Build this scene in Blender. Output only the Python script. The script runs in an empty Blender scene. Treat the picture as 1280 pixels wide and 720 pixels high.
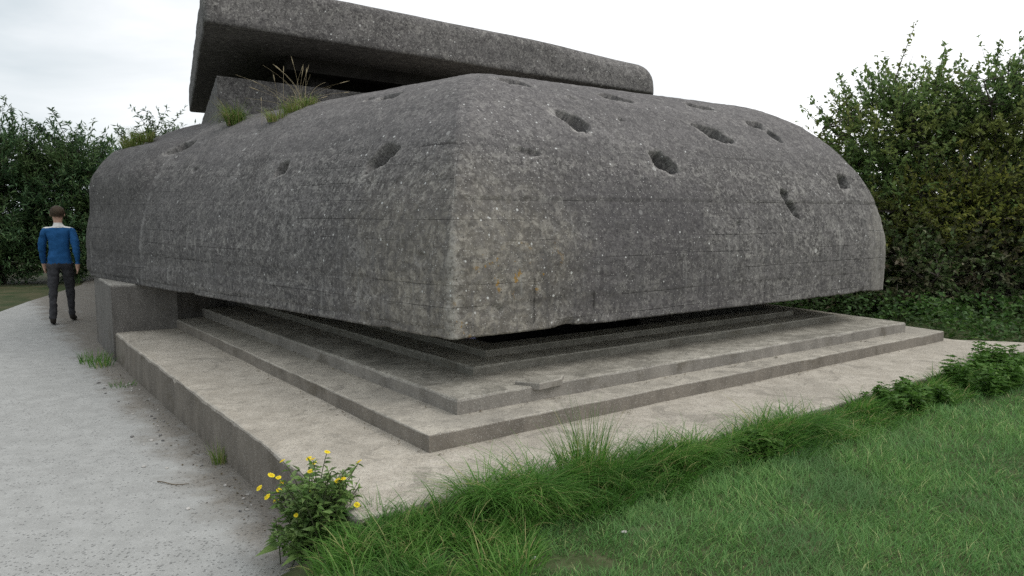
import bpy, bmesh, math, random
import numpy as np
from mathutils import Vector, Matrix
from mathutils.geometry import delaunay_2d_cdt
R_ = math.radians
rng = np.random.default_rng(7)
random.seed(7)
scene = bpy.context.scene
COL = scene.collection

# ------------------------------------------------------------------ helpers
def vnoise(p, s=1.0, seed=0):
    """value noise in [-1,1]; p is (n,3)"""
    p = np.asarray(p, float) * s + seed * 17.31
    i = np.floor(p).astype(np.int64); f = p - i
    f = f * f * (3 - 2 * f)
    def h(a, b, c):
        n = (a * 374761393 + b * 668265263 + c * 2147483647 + seed * 974711) & 0xffffffff
        n = ((n ^ (n >> 13)) * 1274126177) & 0xffffffff
        n = ((n ^ (n >> 16)) * 2246822519) & 0xffffffff
        return ((n ^ (n >> 15)) & 0xffff) / 32767.5 - 1
    x, y, z = i[:, 0], i[:, 1], i[:, 2]; fx, fy, fz = f[:, 0], f[:, 1], f[:, 2]
    def l(a, b, t): return a + (b - a) * t
    return l(l(l(h(x, y, z), h(x + 1, y, z), fx), l(h(x, y + 1, z), h(x + 1, y + 1, z), fx), fy),
             l(l(h(x, y, z + 1), h(x + 1, y, z + 1), fx), l(h(x, y + 1, z + 1), h(x + 1, y + 1, z + 1), fx), fy), fz)

def fbm(p, s=1.0, seed=0, oct=4):
    t = 0; a = 1; tot = 0
    for k in range(oct):
        t = t + a * vnoise(p, s * 2 ** k, seed + k); tot += a; a *= .5
    return t / tot

def sstep(a, b, x):
    t = np.clip((x - a) / (b - a), 0, 1); return t * t * (3 - 2 * t)

def mesh_np(name, V, faces, attrs=None, uv=None, smooth=False):
    """faces: list of (n,k) int arrays"""
    V = np.asarray(V, np.float32)
    me = bpy.data.meshes.new(name)
    me.vertices.add(len(V)); me.vertices.foreach_set('co', V.ravel())
    lv = np.concatenate([f.ravel() for f in faces]).astype(np.int32)
    tot = np.concatenate([np.full(len(f), f.shape[1], np.int32) for f in faces])
    me.loops.add(len(lv)); me.loops.foreach_set('vertex_index', lv)
    me.polygons.add(len(tot))
    st = np.concatenate([[0], np.cumsum(tot)[:-1]]).astype(np.int32)
    me.polygons.foreach_set('loop_start', st)
    try: me.polygons.foreach_set('loop_total', tot)
    except Exception: pass
    me.update(calc_edges=True)
    for k, a in (attrs or {}).items():
        at = me.attributes.new(k, 'FLOAT', 'POINT'); at.data.foreach_set('value', np.asarray(a, np.float32))
    if uv is not None:
        ul = me.uv_layers.new(name='UVMap'); ul.data.foreach_set('uv', np.asarray(uv, np.float32)[lv].ravel())
    if smooth: me.polygons.foreach_set('use_smooth', np.ones(len(tot), bool))
    me.validate(); me.update()
    return me

def link(name, me, mat=None, parent=None):
    o = bpy.data.objects.new(name, me); COL.objects.link(o)
    if mat and me is not None and not me.materials: me.materials.append(mat)
    if parent is not None:
        o.parent = parent
        o.matrix_parent_inverse = Matrix.Translation(parent.location).inverted() if not any(parent.rotation_euler) else Matrix()
    return o

def tag(o, label=None, cat=None, group=None, kind=None):
    if label: o['label'] = label
    if cat: o['category'] = cat
    if group: o['group'] = group
    if kind: o['kind'] = kind
    return o

def root(name, loc, label, cat, group=None):
    o = bpy.data.objects.new(name, None); COL.objects.link(o); o.location = loc
    o.empty_display_size = .1
    return tag(o, label, cat, group)

def tubes(lines, sides=5):
    """lines: list of (pts (n,3), radii (n)) -> V, F"""
    Vs, Fs, off = [], [], 0
    for pts, rad in lines:
        pts = np.asarray(pts, float); rad = np.asarray(rad, float); n = len(pts)
        d = np.gradient(pts, axis=0); d /= np.linalg.norm(d, axis=1)[:, None] + 1e-9
        ref = np.array([.31, .17, .93]) if abs(d[0, 2]) < .8 else np.array([.93, .2, .1])
        a = np.cross(d, ref); a /= np.linalg.norm(a, axis=1)[:, None] + 1e-9
        b = np.cross(d, a)
        th = np.linspace(0, 2 * np.pi, sides, endpoint=False)
        ring = pts[:, None, :] + rad[:, None, None] * (np.cos(th)[None, :, None] * a[:, None, :] + np.sin(th)[None, :, None] * b[:, None, :])
        Vs.append(ring.reshape(-1, 3))
        i = np.arange(n - 1)[:, None] * sides; j = np.arange(sides)[None, :]; j2 = (j + 1) % sides
        F = np.stack([i + j, i + j2, i + sides + j2, i + sides + j], -1).reshape(-1, 4) + off
        Fs.append(F); off += n * sides
    return np.concatenate(Vs), [np.concatenate(Fs)]

def leaves(P, D, L, W, fold=.25, roll=None, curl=.0):
    """folded leaf blades: 2 tris x 2 halves"""
    n = len(P)
    D = D / (np.linalg.norm(D, axis=1)[:, None] + 1e-9)
    up = np.tile([0, 0, 1.], (n, 1)) + rng.normal(0, .45, (n, 3))
    S = np.cross(D, up); S /= np.linalg.norm(S, axis=1)[:, None] + 1e-9
    N = np.cross(S, D)
    L = np.broadcast_to(L, n)[:, None]; W = np.broadcast_to(W, n)[:, None]
    base = P; tip = P + D * L - N * L * curl
    m = P + D * L * .42
    l = m + S * W * .5 + N * W * fold; r = m - S * W * .5 + N * W * fold
    V = np.stack([base, l, tip, r], 1).reshape(-1, 3)
    i = np.arange(n)[:, None] * 4
    F = np.concatenate([i + np.array([[0, 2, 1]]), i + np.array([[0, 3, 2]])])
    return V, F

def blades(P, H, lean, droop, width, K=3, dirang=None):
    """grass blades; lean = horizontal travel/H; droop 0..1 tips back down"""
    n = len(P)
    ang = rng.uniform(0, 2 * np.pi, n) if dirang is None else dirang
    dx = np.stack([np.cos(ang), np.sin(ang), np.zeros(n)], 1)
    fa = ang + np.pi / 2 + rng.normal(0, .9, n)
    sd = np.stack([np.cos(fa), np.sin(fa), np.zeros(n)], 1)
    H = np.broadcast_to(H, n); lean = np.broadcast_to(lean, n); droop = np.broadcast_to(droop, n); width = np.broadcast_to(width, n)
    rows = []
    for k in range(K + 1):
        t = k / K
        c = P + dx * (H * lean * (0.35 * t + .65 * t * t))[:, None]
        c = c + np.array([0, 0, 1.]) * (H * (t - droop * t ** 2.4))[:, None]
        w = width * .5 * (1 - t ** 1.6)
        if k < K: rows.append(c + sd * w[:, None]); rows.append(c - sd * w[:, None])
        else: rows.append(c)
    m = len(rows)
    V = np.stack(rows, 1).reshape(-1, 3)
    i = np.arange(n)[:, None] * m
    q = [i + np.array([[2 * k, 2 * k + 1, 2 * k + 3, 2 * k + 2]]) for k in range(K - 1)]
    tri = i + np.array([[2 * K - 2, 2 * K - 1, 2 * K]])
    F = ([np.concatenate(q)] if q else []) + [tri]
    return V, F, m

# ------------------------------------------------------------------ node helper
class NT:
    def __init__(s, name):
        s.m = bpy.data.materials.new(name); s.m.use_nodes = True
        s.t = s.m.node_tree; s.t.nodes.clear()
        s.out = s.n('ShaderNodeOutputMaterial'); s.b = s.n('ShaderNodeBsdfPrincipled')
        s.t.links.new(s.b.outputs[0], s.out.inputs[0])
        s.pos = s.n('ShaderNodeNewGeometry').outputs['Position']
    def n(s, ty, **kw):
        x = s.t.nodes.new(ty)
        for k, v in kw.items(): setattr(x, k, v)
        return x
    def put(s, sock, v):
        if isinstance(v, bpy.types.NodeSocket): s.t.links.new(v, sock)
        else:
            try: sock.default_value = v
            except Exception: sock.default_value = (*v, 1)
    def math(s, op, a, b=0., c=None):
        x = s.n('ShaderNodeMath', operation=op); s.put(x.inputs[0], a); s.put(x.inputs[1], b)
        if c is not None: s.put(x.inputs[2], c)
        return x.outputs[0]
    def add(s, a, b): return s.math('ADD', a, b)
    def mul(s, a, b): return s.math('MULTIPLY', a, b)
    def mix(s, f, a, b):
        x = s.n('ShaderNodeMix', data_type='RGBA'); s.put(x.inputs[0], f)
        for sk, v in ((x.inputs[6], a), (x.inputs[7], b)):
            if isinstance(v, bpy.types.NodeSocket): s.t.links.new(v, sk)
            else: sk.default_value = (*v, 1)
        return x.outputs[2]
    def noise(s, vec, scale, detail=4, rough=.6, dist=0, out=0):
        x = s.n('ShaderNodeTexNoise'); s.put(x.inputs['Vector'], vec)
        x.inputs['Scale'].default_value = scale; x.inputs['Detail'].default_value = detail
        x.inputs['Roughness'].default_value = rough; x.inputs['Distortion'].default_value = dist
        return x.outputs[out]
    def vor(s, vec, scale, rand=1, feature='F1'):
        x = s.n('ShaderNodeTexVoronoi', feature=feature); s.put(x.inputs['Vector'], vec)
        x.inputs['Scale'].default_value = scale; x.inputs['Randomness'].default_value = rand
        return x
    def ramp(s, f, a, b, lo=0., hi=1.):
        x = s.n('ShaderNodeMapRange', interpolation_type='SMOOTHSTEP'); s.put(x.inputs[0], f)
        for k, v in ((1, a), (2, b), (3, lo), (4, hi)): s.put(x.inputs[k], v)
        return x.outputs[0]
    def vmul(s, vec, v):
        x = s.n('ShaderNodeVectorMath', operation='MULTIPLY'); s.put(x.inputs[0], vec); x.inputs[1].default_value = v
        return x.outputs[0]
    def dot(s, vec, v):
        x = s.n('ShaderNodeVectorMath', operation='DOT_PRODUCT'); s.put(x.inputs[0], vec); x.inputs[1].default_value = v
        return x.outputs['Value']
    def sep(s, vec):
        x = s.n('ShaderNodeSeparateXYZ'); s.put(x.inputs[0], vec); return x.outputs
    def attr(s, name):
        return s.n('ShaderNodeAttribute', attribute_name=name).outputs['Fac']
    def bump(s, h, dist=.01, strength=1):
        x = s.n('ShaderNodeBump'); x.inputs['Distance'].default_value = dist; x.inputs['Strength'].default_value = strength
        s.put(x.inputs['Height'], h); s.t.links.new(x.outputs[0], s.b.inputs['Normal'])
    def done(s, col, rough=.9, spec=.2):
        s.put(s.b.inputs['Base Color'], col); s.put(s.b.inputs['Roughness'], rough)
        s.b.inputs['Specular IOR Level'].default_value = spec
        return s.m

def mat_shell(name, tone=1.0, uvmap=True):
    """weathered shuttered concrete with lichens; uv in metres (u along wall, v up the profile)"""
    k = NT(name); P = k.pos
    if uvmap:
        uv = k.n('ShaderNodeUVMap').outputs[0]; s = k.sep(uv); U, Vv = s[0], s[1]
    else:
        s = k.sep(P); U = k.add(s[0], k.mul(s[1], .7)); Vv = s[2]
    big = k.noise(P, 1.1, 5, .6)
    mid = k.noise(P, 5.5, 8, .72)
    fine = k.noise(P, 38, 6, .75)
    grain = k.noise(P, 150, 3, .8)
    base = k.mix(k.ramp(mid, .36, .64), (.096, .091, .089), (.222, .210, .203))
    big2 = k.noise(k.vmul(P, (1, 1, .55)), 2.4, 6, .62)
    base = k.mix(k.ramp(big2, .46, .60, 0, .6), base, (.078, .072, .070))
    col = k.mix(k.ramp(big, .40, .62, 0, .5), base, (.150, .139, .137))
    # pale crustose lichen blotches with crisp margins, two sizes
    lp = k.noise(P, 12, 7, .72, .8)
    col = k.mix(k.ramp(lp, .53, .57, 0, .65), col, (.34, .325, .30))
    lp2 = k.noise(P, 33, 5, .7, .5)
    col = k.mix(k.ramp(lp2, .55, .59, 0, .6), col, (.40, .385, .36))
    # dark algae and soot blotches
    dk = k.noise(k.vmul(P, (1, 1, 1.3)), 17, 6, .75, .5)
    col = k.mix(k.ramp(dk, .53, .58, 0, .8), col, (.045, .042, .043))
    dk2 = k.noise(P, 44, 4, .7)
    col = k.mix(k.ramp(dk2, .56, .60, 0, .7), col, (.032, .03, .03))
    col = k.mix(k.ramp(fine, .38, .68, 0, 1), k.mix(.35, col, (.05, .047, .046)), k.mix(.15, col, (.5, .48, .45)))
    col = k.mix(k.ramp(grain, .60, .70, 0, .32), col, (.55, .53, .5))
    v4 = k.vor(P, 7); w4 = k.sep(v4.outputs['Color'])
    dv4 = k.add(v4.outputs[0], k.mul(k.math('SUBTRACT', lp2, .5), .12))
    blob4 = k.mul(k.math('LESS_THAN', dv4, k.mul(w4[1], .17)), k.math('GREATER_THAN', w4[0], .86))
    col = k.mix(k.mul(blob4, .6), col, (.62, .61, .58))
    # browner tone at the prow
    if uvmap:
        au = k.math('ABSOLUTE', U)
        prow = k.mul(k.ramp(k.add(au, k.mul(k.math('SUBTRACT', mid, .5), 1.6)), .3, 1.5, 1, 0), k.ramp(k.add(Vv, k.mul(big, .6)), .9, 1.75, 1, 0))
        col = k.mix(k.mul(prow, .42), col, k.mix(k.ramp(lp, .42, .6), (.19, .17, .14), (.40, .36, .29)))
        edge = k.mul(k.ramp(k.add(au, k.mul(k.math('SUBTRACT', mid, .5), .3)), .0, .11, 1, 0), k.ramp(fine, .36, .58))
        col = k.mix(k.mul(edge, .6), col, (.46, .44, .40))
        # smoother, less overgrown concrete above the first pour joint; darker far left end; pale right end
        upz = k.mul(k.ramp(k.add(Vv, k.mul(big, .5)), 1.45, 1.8), .38)
        col = k.mix(upz, col, k.mix(fine, (.10, .094, .095), (.22, .208, .208)))
        col = k.mix(k.mul(k.ramp(k.add(U, k.mul(big, 2.)), -2.0, -5.5, 0, .5), k.ramp(Vv, .9, 1.7, 1, .2)), col, (.062, .059, .058))
        col = k.mix(k.mul(k.ramp(k.add(U, k.mul(mid, .7)), 5.25, 5.6, 0, .5), k.ramp(Vv, .6, 1.2, 1, 0)), col, (.34, .32, .28))
        col = k.mix(k.mul(k.mul(k.ramp(U, .6, 1.4), k.ramp(U, 2.2, 3.8, 1, 0)), k.mul(k.ramp(Vv, .8, 1.3, 1, .2), k.ramp(big, .38, .55, .1, .5))), col, (.075, .069, .074))
        rim = k.mul(k.attr('pit'), k.ramp(lp2, .40, .55))
        col = k.mix(k.mul(rim, .55), col, (.44, .42, .39))
    # vertical run-off streaks in the lower metre
    cs = k.n('ShaderNodeCombineXYZ'); k.put(cs.inputs[0], k.mul(U, 11.)); k.put(cs.inputs[1], k.mul(Vv, .7)); 
    stn = k.noise(cs.outputs[0], 1, 5, .65)
    smask = k.mul(k.ramp(stn, .5, .68), k.ramp(Vv, .2, 1.2, .6, .1))
    col = k.mix(smask, col, (.075, .072, .073))
    cs2 = k.n('ShaderNodeCombineXYZ'); k.put(cs2.inputs[0], k.mul(U, 17.)); k.put(cs2.inputs[1], k.add(k.mul(Vv, 1.1), 7.))
    st2 = k.noise(cs2.outputs[0], 1, 4, .6)
    col = k.mix(k.mul(k.ramp(st2, .58, .72), k.ramp(Vv, .1, 1.4, .5, .05)), col, (.30, .295, .28))
    # board marks
    wob = k.noise(k.vmul(P, (1.2, 1.2, .1)), 1, 3, .5)
    vb = k.add(Vv, k.mul(wob, .03))
    fr = k.math('FRACT', k.mul(vb, 7.1)); rowid = k.math('FLOOR', k.mul(vb, 7.1))
    line = k.ramp(k.math('ABSOLUTE', k.math('SUBTRACT', fr, .5)), .006, .032, 1, 0)
    c3 = k.n('ShaderNodeCombineXYZ'); k.put(c3.inputs[0], k.mul(U, .8)); k.put(c3.inputs[1], k.mul(rowid, 3.7))
    gate = k.noise(c3.outputs[0], 1, 4, .6)
    line = k.mul(k.mul(line, k.ramp(gate, .44, .62)), k.ramp(Vv, 1.0, 1.7, .9, .12))
    col = k.mix(k.mul(line, .55), col, (.022, .022, .022))
    c5 = k.n('ShaderNodeCombineXYZ'); k.put(c5.inputs[0], k.mul(rowid, 5.3)); k.put(c5.inputs[1], k.mul(U, .35))
    rowtone = k.noise(c5.outputs[0], 1.0, 2, .5)
    col = k.mix(k.ramp(rowtone, .4, .62, 0, .25), col, (.075, .072, .072))
    if uvmap:
        # construction joint running off the prow, two dark slots and one rust drip
        def box(u0, u1, v0, v1, e=.012):
            a = k.mul(k.ramp(U, u0 - e, u0 + e), k.ramp(U, u1 - e, u1 + e, 1, 0))
            return k.mul(a, k.mul(k.ramp(Vv, v0 - e, v0 + e), k.ramp(Vv, v1 - e, v1 + e, 1, 0)))
        for b, sname in (((-.62, .02, 1.325, 1.335), .9), ((.655, .672, .06, .36), .8), ((.655, .95, .19, .225), .35),
                         ((1.2, 1.222, .1, .24), .7), ((3.23, 3.245, .06, .22), .7), ((2.9, 3.9, 1.345, 1.352), .8)):
            col = k.mix(k.mul(box(*b), k.ramp(fine, .3, .55, .55 * sname, sname)), col, (.018, .016, .015))
        vj = k.ramp(k.math('ABSOLUTE', k.add(U, k.add(5.12, k.mul(fine, .05)))), .008, .05, .55, 0)
        col = k.mix(k.mul(vj, k.ramp(mid, .35, .6)), col, (.27, .26, .25))
    # dark pits and small white / orange lichens
    v1 = k.vor(P, 46); col = k.mix(k.mul(k.ramp(v1.outputs[0], .12, .2, 1, 0), k.ramp(k.sep(v1.outputs['Color'])[0], .62, .66)), col, (.022, .022, .022))
    v2 = k.vor(P, 21); w = k.sep(v2.outputs['Color'])
    near = k.ramp(k.math('ABSOLUTE', U), .4, 3.2, .66, .92) if uvmap else .85
    on = k.math('GREATER_THAN', w[0], near)
    rad = k.mul(w[1], .2)
    wsp = k.mul(k.math('LESS_THAN', k.add(v2.outputs[0], k.mul(k.math('SUBTRACT', fine, .5), .22)), rad), on)
    col = k.mix(k.mul(wsp, .8), col, (.62, .62, .60))
    v3 = k.vor(P, 75); w3 = k.sep(v3.outputs['Color'])
    col = k.mix(k.mul(k.math('LESS_THAN', v3.outputs[0], .26), k.mul(k.math('GREATER_THAN', w3[2], .83), .65)), col, (.55, .54, .51))
    if uvmap:
        og = k.noise(P, 12, 4, .6)
        om = k.mul(k.mul(k.ramp(U, .05, .3), k.ramp(U, .75, 1.0, 1, 0)), k.mul(k.ramp(Vv, .2, .33), k.ramp(Vv, .5, .68, 1, 0)))
        om2 = k.mul(k.mul(k.ramp(U, -.05, .02), k.ramp(U, .1, .2, 1, 0)), k.ramp(Vv, .15, .3, .7, 0))
        col = k.mix(k.mul(k.math('MAXIMUM', om, om2), k.ramp(og, .60, .645, 0, .8)), col, (.30, .17, .03))
    col = k.mix(1 - tone if tone < 1 else 0, col, (.02, .02, .02))
    h = k.add(k.mul(mid, .6), k.add(k.mul(lp2, .35), k.mul(fine, .25)))
    h = k.math('SUBTRACT', h, k.mul(line, .5))
    k.bump(h, .010, 1)
    return k.done(col, .95, .15)

def mat_tread(name, pale, dark, stain, sidecol, wet=.0):
    """concrete step: paler top faces, darker side faces, split by surface normal"""
    k = NT(name); P = k.pos
    big = k.noise(P, 1.4, 5, .6); mid = k.noise(P, 7, 7, .7); fine = k.noise(P, 55, 5, .75); gr = k.noise(P, 190, 2, .8)
    col = k.mix(k.ramp(mid, .36, .64), dark, pale)
    col = k.mix(k.ramp(big, .46, .66, 0, .6), col, stain)
    col = k.mix(k.ramp(k.noise(P, 16, 6, .7, 1), .54, .61, 0, .55), col, stain)
    col = k.mix(k.ramp(k.noise(k.vmul(P, (1, 1, .2)), 2.6, 7, .75, 1.2), .56, .60, 0, .38), col, tuple(x * .55 for x in stain))
    v = k.vor(P, 85); c = k.sep(v.outputs['Color'])
    col = k.mix(k.mul(k.math('LESS_THAN', v.outputs[0], .3), k.mul(k.math('GREATER_THAN', c[0], .74), .6)), col, (.08, .075, .07))
    col = k.mix(k.mul(k.math('LESS_THAN', v.outputs[0], .25), k.mul(k.math('LESS_THAN', c[0], .1), .6)), col, (.62, .6, .56))
    col = k.mix(k.ramp(fine, .4, .7, 0, .45), col, k.mix(.5, col, (.1, .095, .085)))
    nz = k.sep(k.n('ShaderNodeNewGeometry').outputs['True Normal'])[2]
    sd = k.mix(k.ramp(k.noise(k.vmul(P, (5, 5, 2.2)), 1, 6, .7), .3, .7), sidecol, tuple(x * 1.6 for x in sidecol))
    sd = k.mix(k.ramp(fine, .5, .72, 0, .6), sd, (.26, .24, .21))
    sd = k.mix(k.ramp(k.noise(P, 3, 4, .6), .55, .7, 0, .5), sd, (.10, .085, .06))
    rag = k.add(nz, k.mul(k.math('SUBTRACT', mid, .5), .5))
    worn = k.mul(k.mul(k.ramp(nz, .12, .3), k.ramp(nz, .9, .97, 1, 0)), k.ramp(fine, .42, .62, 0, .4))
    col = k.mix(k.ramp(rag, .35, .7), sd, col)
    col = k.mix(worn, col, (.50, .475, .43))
    sp = k.vor(P, 140); spc = k.sep(sp.outputs['Color'])
    col = k.mix(k.mul(k.math('LESS_THAN', sp.outputs[0], .38), k.mul(k.math('GREATER_THAN', spc[1], .6), .45)), col, (.14, .13, .115))
    col = k.mix(k.mul(k.math('LESS_THAN', sp.outputs[0], .34), k.mul(k.math('LESS_THAN', spc[1], .18), .5)), col, (.66, .64, .6))
    k.bump(k.add(k.mul(mid, .5), k.add(k.mul(fine, .5), k.mul(gr, .3))), .009, 1)
    return k.done(col, .95, .15)

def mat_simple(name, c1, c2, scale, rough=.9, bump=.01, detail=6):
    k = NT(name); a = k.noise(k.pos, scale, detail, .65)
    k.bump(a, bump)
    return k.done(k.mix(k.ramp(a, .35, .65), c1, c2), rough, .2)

def mat_leaf(name, cols, hue_scale=1.2, trans=.3, alt=None):
    """cols: dark..light; per-leaf value in attribute rnd, clumps of other hue from noise"""
    k = NT(name)
    r = k.attr('rnd')
    cr = k.n('ShaderNodeValToRGB'); e = cr.color_ramp.elements
    while len(e) < len(cols): e.new(.5)
    for i, c in enumerate(cols): e[i].position = i / (len(cols) - 1); e[i].color = (*c, 1)
    k.put(cr.inputs[0], r); col = cr.outputs[0]
    nz = k.noise(k.pos, hue_scale, 3, .5)
    if alt: col = k.mix(k.ramp(nz, .46, .66, 0, .8), col, alt)
    k.done(col, .55, .25)
    tr = k.n('ShaderNodeBsdfTranslucent'); k.put(tr.inputs[0], col)
    mx = k.n('ShaderNodeMixShader'); mx.inputs[0].default_value = trans
    k.t.links.new(k.b.outputs[0], mx.inputs[1]); k.t.links.new(tr.outputs[0], mx.inputs[2])
    k.t.links.new(mx.outputs[0], k.out.inputs[0])
    return k.m

# ------------------------------------------------------------------ layout constants (metres)
CAM = Vector((0, 0, 1.65))
def az(a): return np.array([math.sin(R_(a)), math.cos(R_(a))])
Cc = np.array([-.38, 4.74]); Rr = np.array([3.89, 7.90]); Ll = np.array([-5.40, 9.62])
RB = Rr + 10 * az(-8); LB = Ll + 9 * az(-24)
ZB = .85                                      # underside of the thick roof
PROF = [(0, .85), (0, 1.37), (.06, 1.66), (.2, 1.99), (.41, 2.29), (.69, 2.55), (.99, 2.71), (1.25, 2.805), (1.7, 2.865), (2.4, 2.91), (3.0, 2.93)]

bunker = root('observation_bunker', (Cc[0], Cc[1], 0), 'massive weathered grey concrete bunker with domed roof, stepped base and upper deck', 'bunker')

M_shell = mat_shell('weathered_board_concrete')
M_upper = mat_shell('weathered_upper_concrete', uvmap=False)
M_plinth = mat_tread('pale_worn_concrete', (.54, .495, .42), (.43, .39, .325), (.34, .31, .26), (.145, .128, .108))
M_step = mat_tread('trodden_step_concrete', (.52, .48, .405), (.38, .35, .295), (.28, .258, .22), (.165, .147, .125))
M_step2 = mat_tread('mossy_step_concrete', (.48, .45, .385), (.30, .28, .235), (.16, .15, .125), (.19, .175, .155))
M_step3 = mat_tread('inner_tier_concrete', (.45, .43, .36), (.30, .285, .24), (.19, .18, .15), (.15, .142, .12))  # inner tiers and sill, a little darker than the outer steps
M_dark = mat_simple('shade_dark_concrete', (.028, .026, .025), (.06, .056, .052), 2.5)  # interior shade put into the colour to keep slit and deck dark
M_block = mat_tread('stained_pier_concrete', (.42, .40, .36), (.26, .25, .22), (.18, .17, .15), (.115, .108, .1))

# ------------------------------------------------------------------ domed roof shell
def line_off(A, B):
    d = (B - A) / np.linalg.norm(B - A); return d
plan = [Ll, Cc, Rr, RB, LB]                    # counter-clockwise seen from above? inward normal is to the left
cent = sum(plan) / 5
fac = []
for i in range(5):
    A, B = plan[i], plan[(i + 1) % 5]; d = line_off(A, B); n = np.array([-d[1], d[0]])
    if np.dot(cent - A, n) < 0: n = -n
    fac.append((A, B, d, n))
hip = []
for i in range(5):
    n0, n1 = fac[i - 1][3], fac[i][3]
    hip.append(np.linalg.solve(np.stack([n0, n1]), np.ones(2)))
# dense smooth profile
pp = np.array(PROF); seg = np.linalg.norm(np.diff(pp, axis=0), axis=1); al = np.concatenate([[0], np.cumsum(seg)])
fine_t = np.linspace(0, al[-1], 600); fs = np.interp(fine_t, al, pp[:, 0]); fz = np.interp(fine_t, al, pp[:, 1])
kern = np.hanning(75); kern /= kern.sum()
def sm(a):
    e = np.concatenate([2 * a[0] - a[37:0:-1], a, 2 * a[-1] - a[-2:-39:-1]]); return np.convolve(e, kern, 'valid')
fs2, fz2 = np.maximum(sm(fs), 0), sm(fz)
NV = 300
vt = np.linspace(0, al[-1], NV); ps = np.interp(vt, fine_t, fs2); pz = np.interp(vt, fine_t, fz2); pz[0] = ZB
tan_s, tan_z = np.gradient(ps), np.gradient(pz); tl = np.hypot(tan_s, tan_z); tan_s /= tl; tan_z /= tl
ncol = [560, 430, 60, 60, 60]
cols = []
for i in range(5):
    for j in range(ncol[i]): cols.append((i, j / ncol[i]))
NU = len(cols)
fi = np.array([c[0] for c in cols]); ft = np.array([c[1] for c in cols])
A = np.array([fac[i][0] for i in fi]); B = np.array([fac[i][1] for i in fi])
HA = np.array([hip[i] for i in fi]); HB = np.array([hip[(i + 1) % 5] for i in fi])
Nn = np.array([fac[i][3] for i in fi]); Dd = np.array([fac[i][2] for i in fi])
S = ps[:, None, None]
Pa = A[None] + HA[None] * S; Pb = B[None] + HB[None] * S
XY = Pa + (Pb - Pa) * ft[None, :, None]
P3 = np.concatenate([XY, np.broadcast_to(pz[:, None, None], (NV, NU, 1))], 2)
# distance to nearest hip along the facet, blended normals
lenf = np.linalg.norm(Pb - Pa, axis=2)
dA = ft[None] * lenf; dB = (1 - ft[None]) * lenf
def unit(a): return a / (np.linalg.norm(a, axis=-1, keepdims=True) + 1e-9)
rr = (.035 + .11 * sstep(.9, 2.4, vt))[:, None]; bw = np.maximum(.12, rr)
wA = np.clip(1 - dA / bw, 0, 1)[..., None]; wB = np.clip(1 - dB / bw, 0, 1)[..., None]
hn = Nn[None] * (1 - np.maximum(wA, wB)) + unit(HA)[None] * np.where(wA >= wB, wA, 0) + unit(HB)[None] * np.where(wB > wA, wB, 0)
hn = unit(hn)
Nout = np.concatenate([-hn * tan_z[:, None, None], np.broadcast_to(tan_s[:, None, None], (NV, NU, 1))], 2)
Nout = unit(Nout)
# hip rounding, broader towards the top
amtA = np.clip(rr - dA, 0, None) ** 2 / (2 * rr); amtB = np.clip(rr - dB, 0, None) ** 2 / (2 * rr)
P3 -= Nout * ((amtA + amtB) * (.85 * tan_z)[:, None])[..., None]
flat = P3.reshape(-1, 3); Nf = Nout.reshape(-1, 3)
Vv = np.broadcast_to(vt[:, None], (NV, NU)).reshape(-1)
proj = np.einsum('vuk,uk->vu', XY - Cc[None, None], Dd)        # metres along the face from the prow
Uu = proj.reshape(-1)
Fi = np.broadcast_to(fi[None], (NV, NU)).reshape(-1)
disp = .009 * fbm(flat, .9, 3, 3) + .006 * fbm(flat, 6, 9, 3) + .0035 * vnoise(flat, 28, 5)
# shuttering board steps on the lower wall
rowid = np.floor((Vv + .01 * vnoise(flat, 1.3, 31)) * 7.1 + .5)
rowrnd = np.sin(rowid * 12.9898 + Fi * 4.1) * 43758.5453; rowrnd = rowrnd - np.floor(rowrnd)
disp += (rowrnd - .5) * .009 * sstep(2.0, 1.2, Vv)
# chipped lower arris
chip = np.clip(fbm(flat, 3.2, 21, 4) - .12, 0, 1)
chipz = chip * .05 * sstep(.10, 0, Vv)
disp -= chip * .08 * sstep(.12, 0, Vv)
# shell-splinter pits: facet, along, up, half length, half width, angle (deg, in wall plane), depth
PITS = [(0, -1.05, 1.27, .15, .085, 38, .085), (0, -2.46, 1.22, .085, .075, 60, .07), (0, -5.12, 1.66, .21, .075, 35, .09),
        (0, -1.71, 2.08, .13, .06, 10, .04), (0, -2.05, 2.12, .06, .04, 0, .04), (1, 1.22, 2.24, .21, .10, -12, .09), (1, 1.44, 1.65, .24, .11, -30, .10),
        (1, 2.24, 2.16, .20, .09, -8, .08), (1, .80, 1.28, .15, .028, -10, .022), (1, 2.18, 1.26, .17, .125, -28, .11),
        (1, 3.43, 2.2, .22, .09, -10, .08), (1, 3.14, 1.65, .25, .10, -26, .09), (1, 3.95, 1.86, .17, .09, -8, .09), (1, 4.08, 1.70, .13, .09, -60, .08),
        (1, 3.68, .98, .085, .07, 15, .07), (1, 3.73, .86, .15, .055, -62, .07), (1, 4.79, 1.14, .13, .11, 25, .10), (1, 2.0, 1.72, .05, .03, 0, .02), (1, 1.65, 2.0, .05, .03, -20, .02),
        (0, -3.5, 1.75, .05, .03, 0, .015), (0, -4.3, 1.3, .06, .03, 0, .015), (1, 2.9, .7, .045, .03, 0, .012), (1, .35, .16, .07, .045, 0, .012), (0, -.3, .5, .05, .04, 0, .01)]
pit = np.zeros(len(disp))
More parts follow.
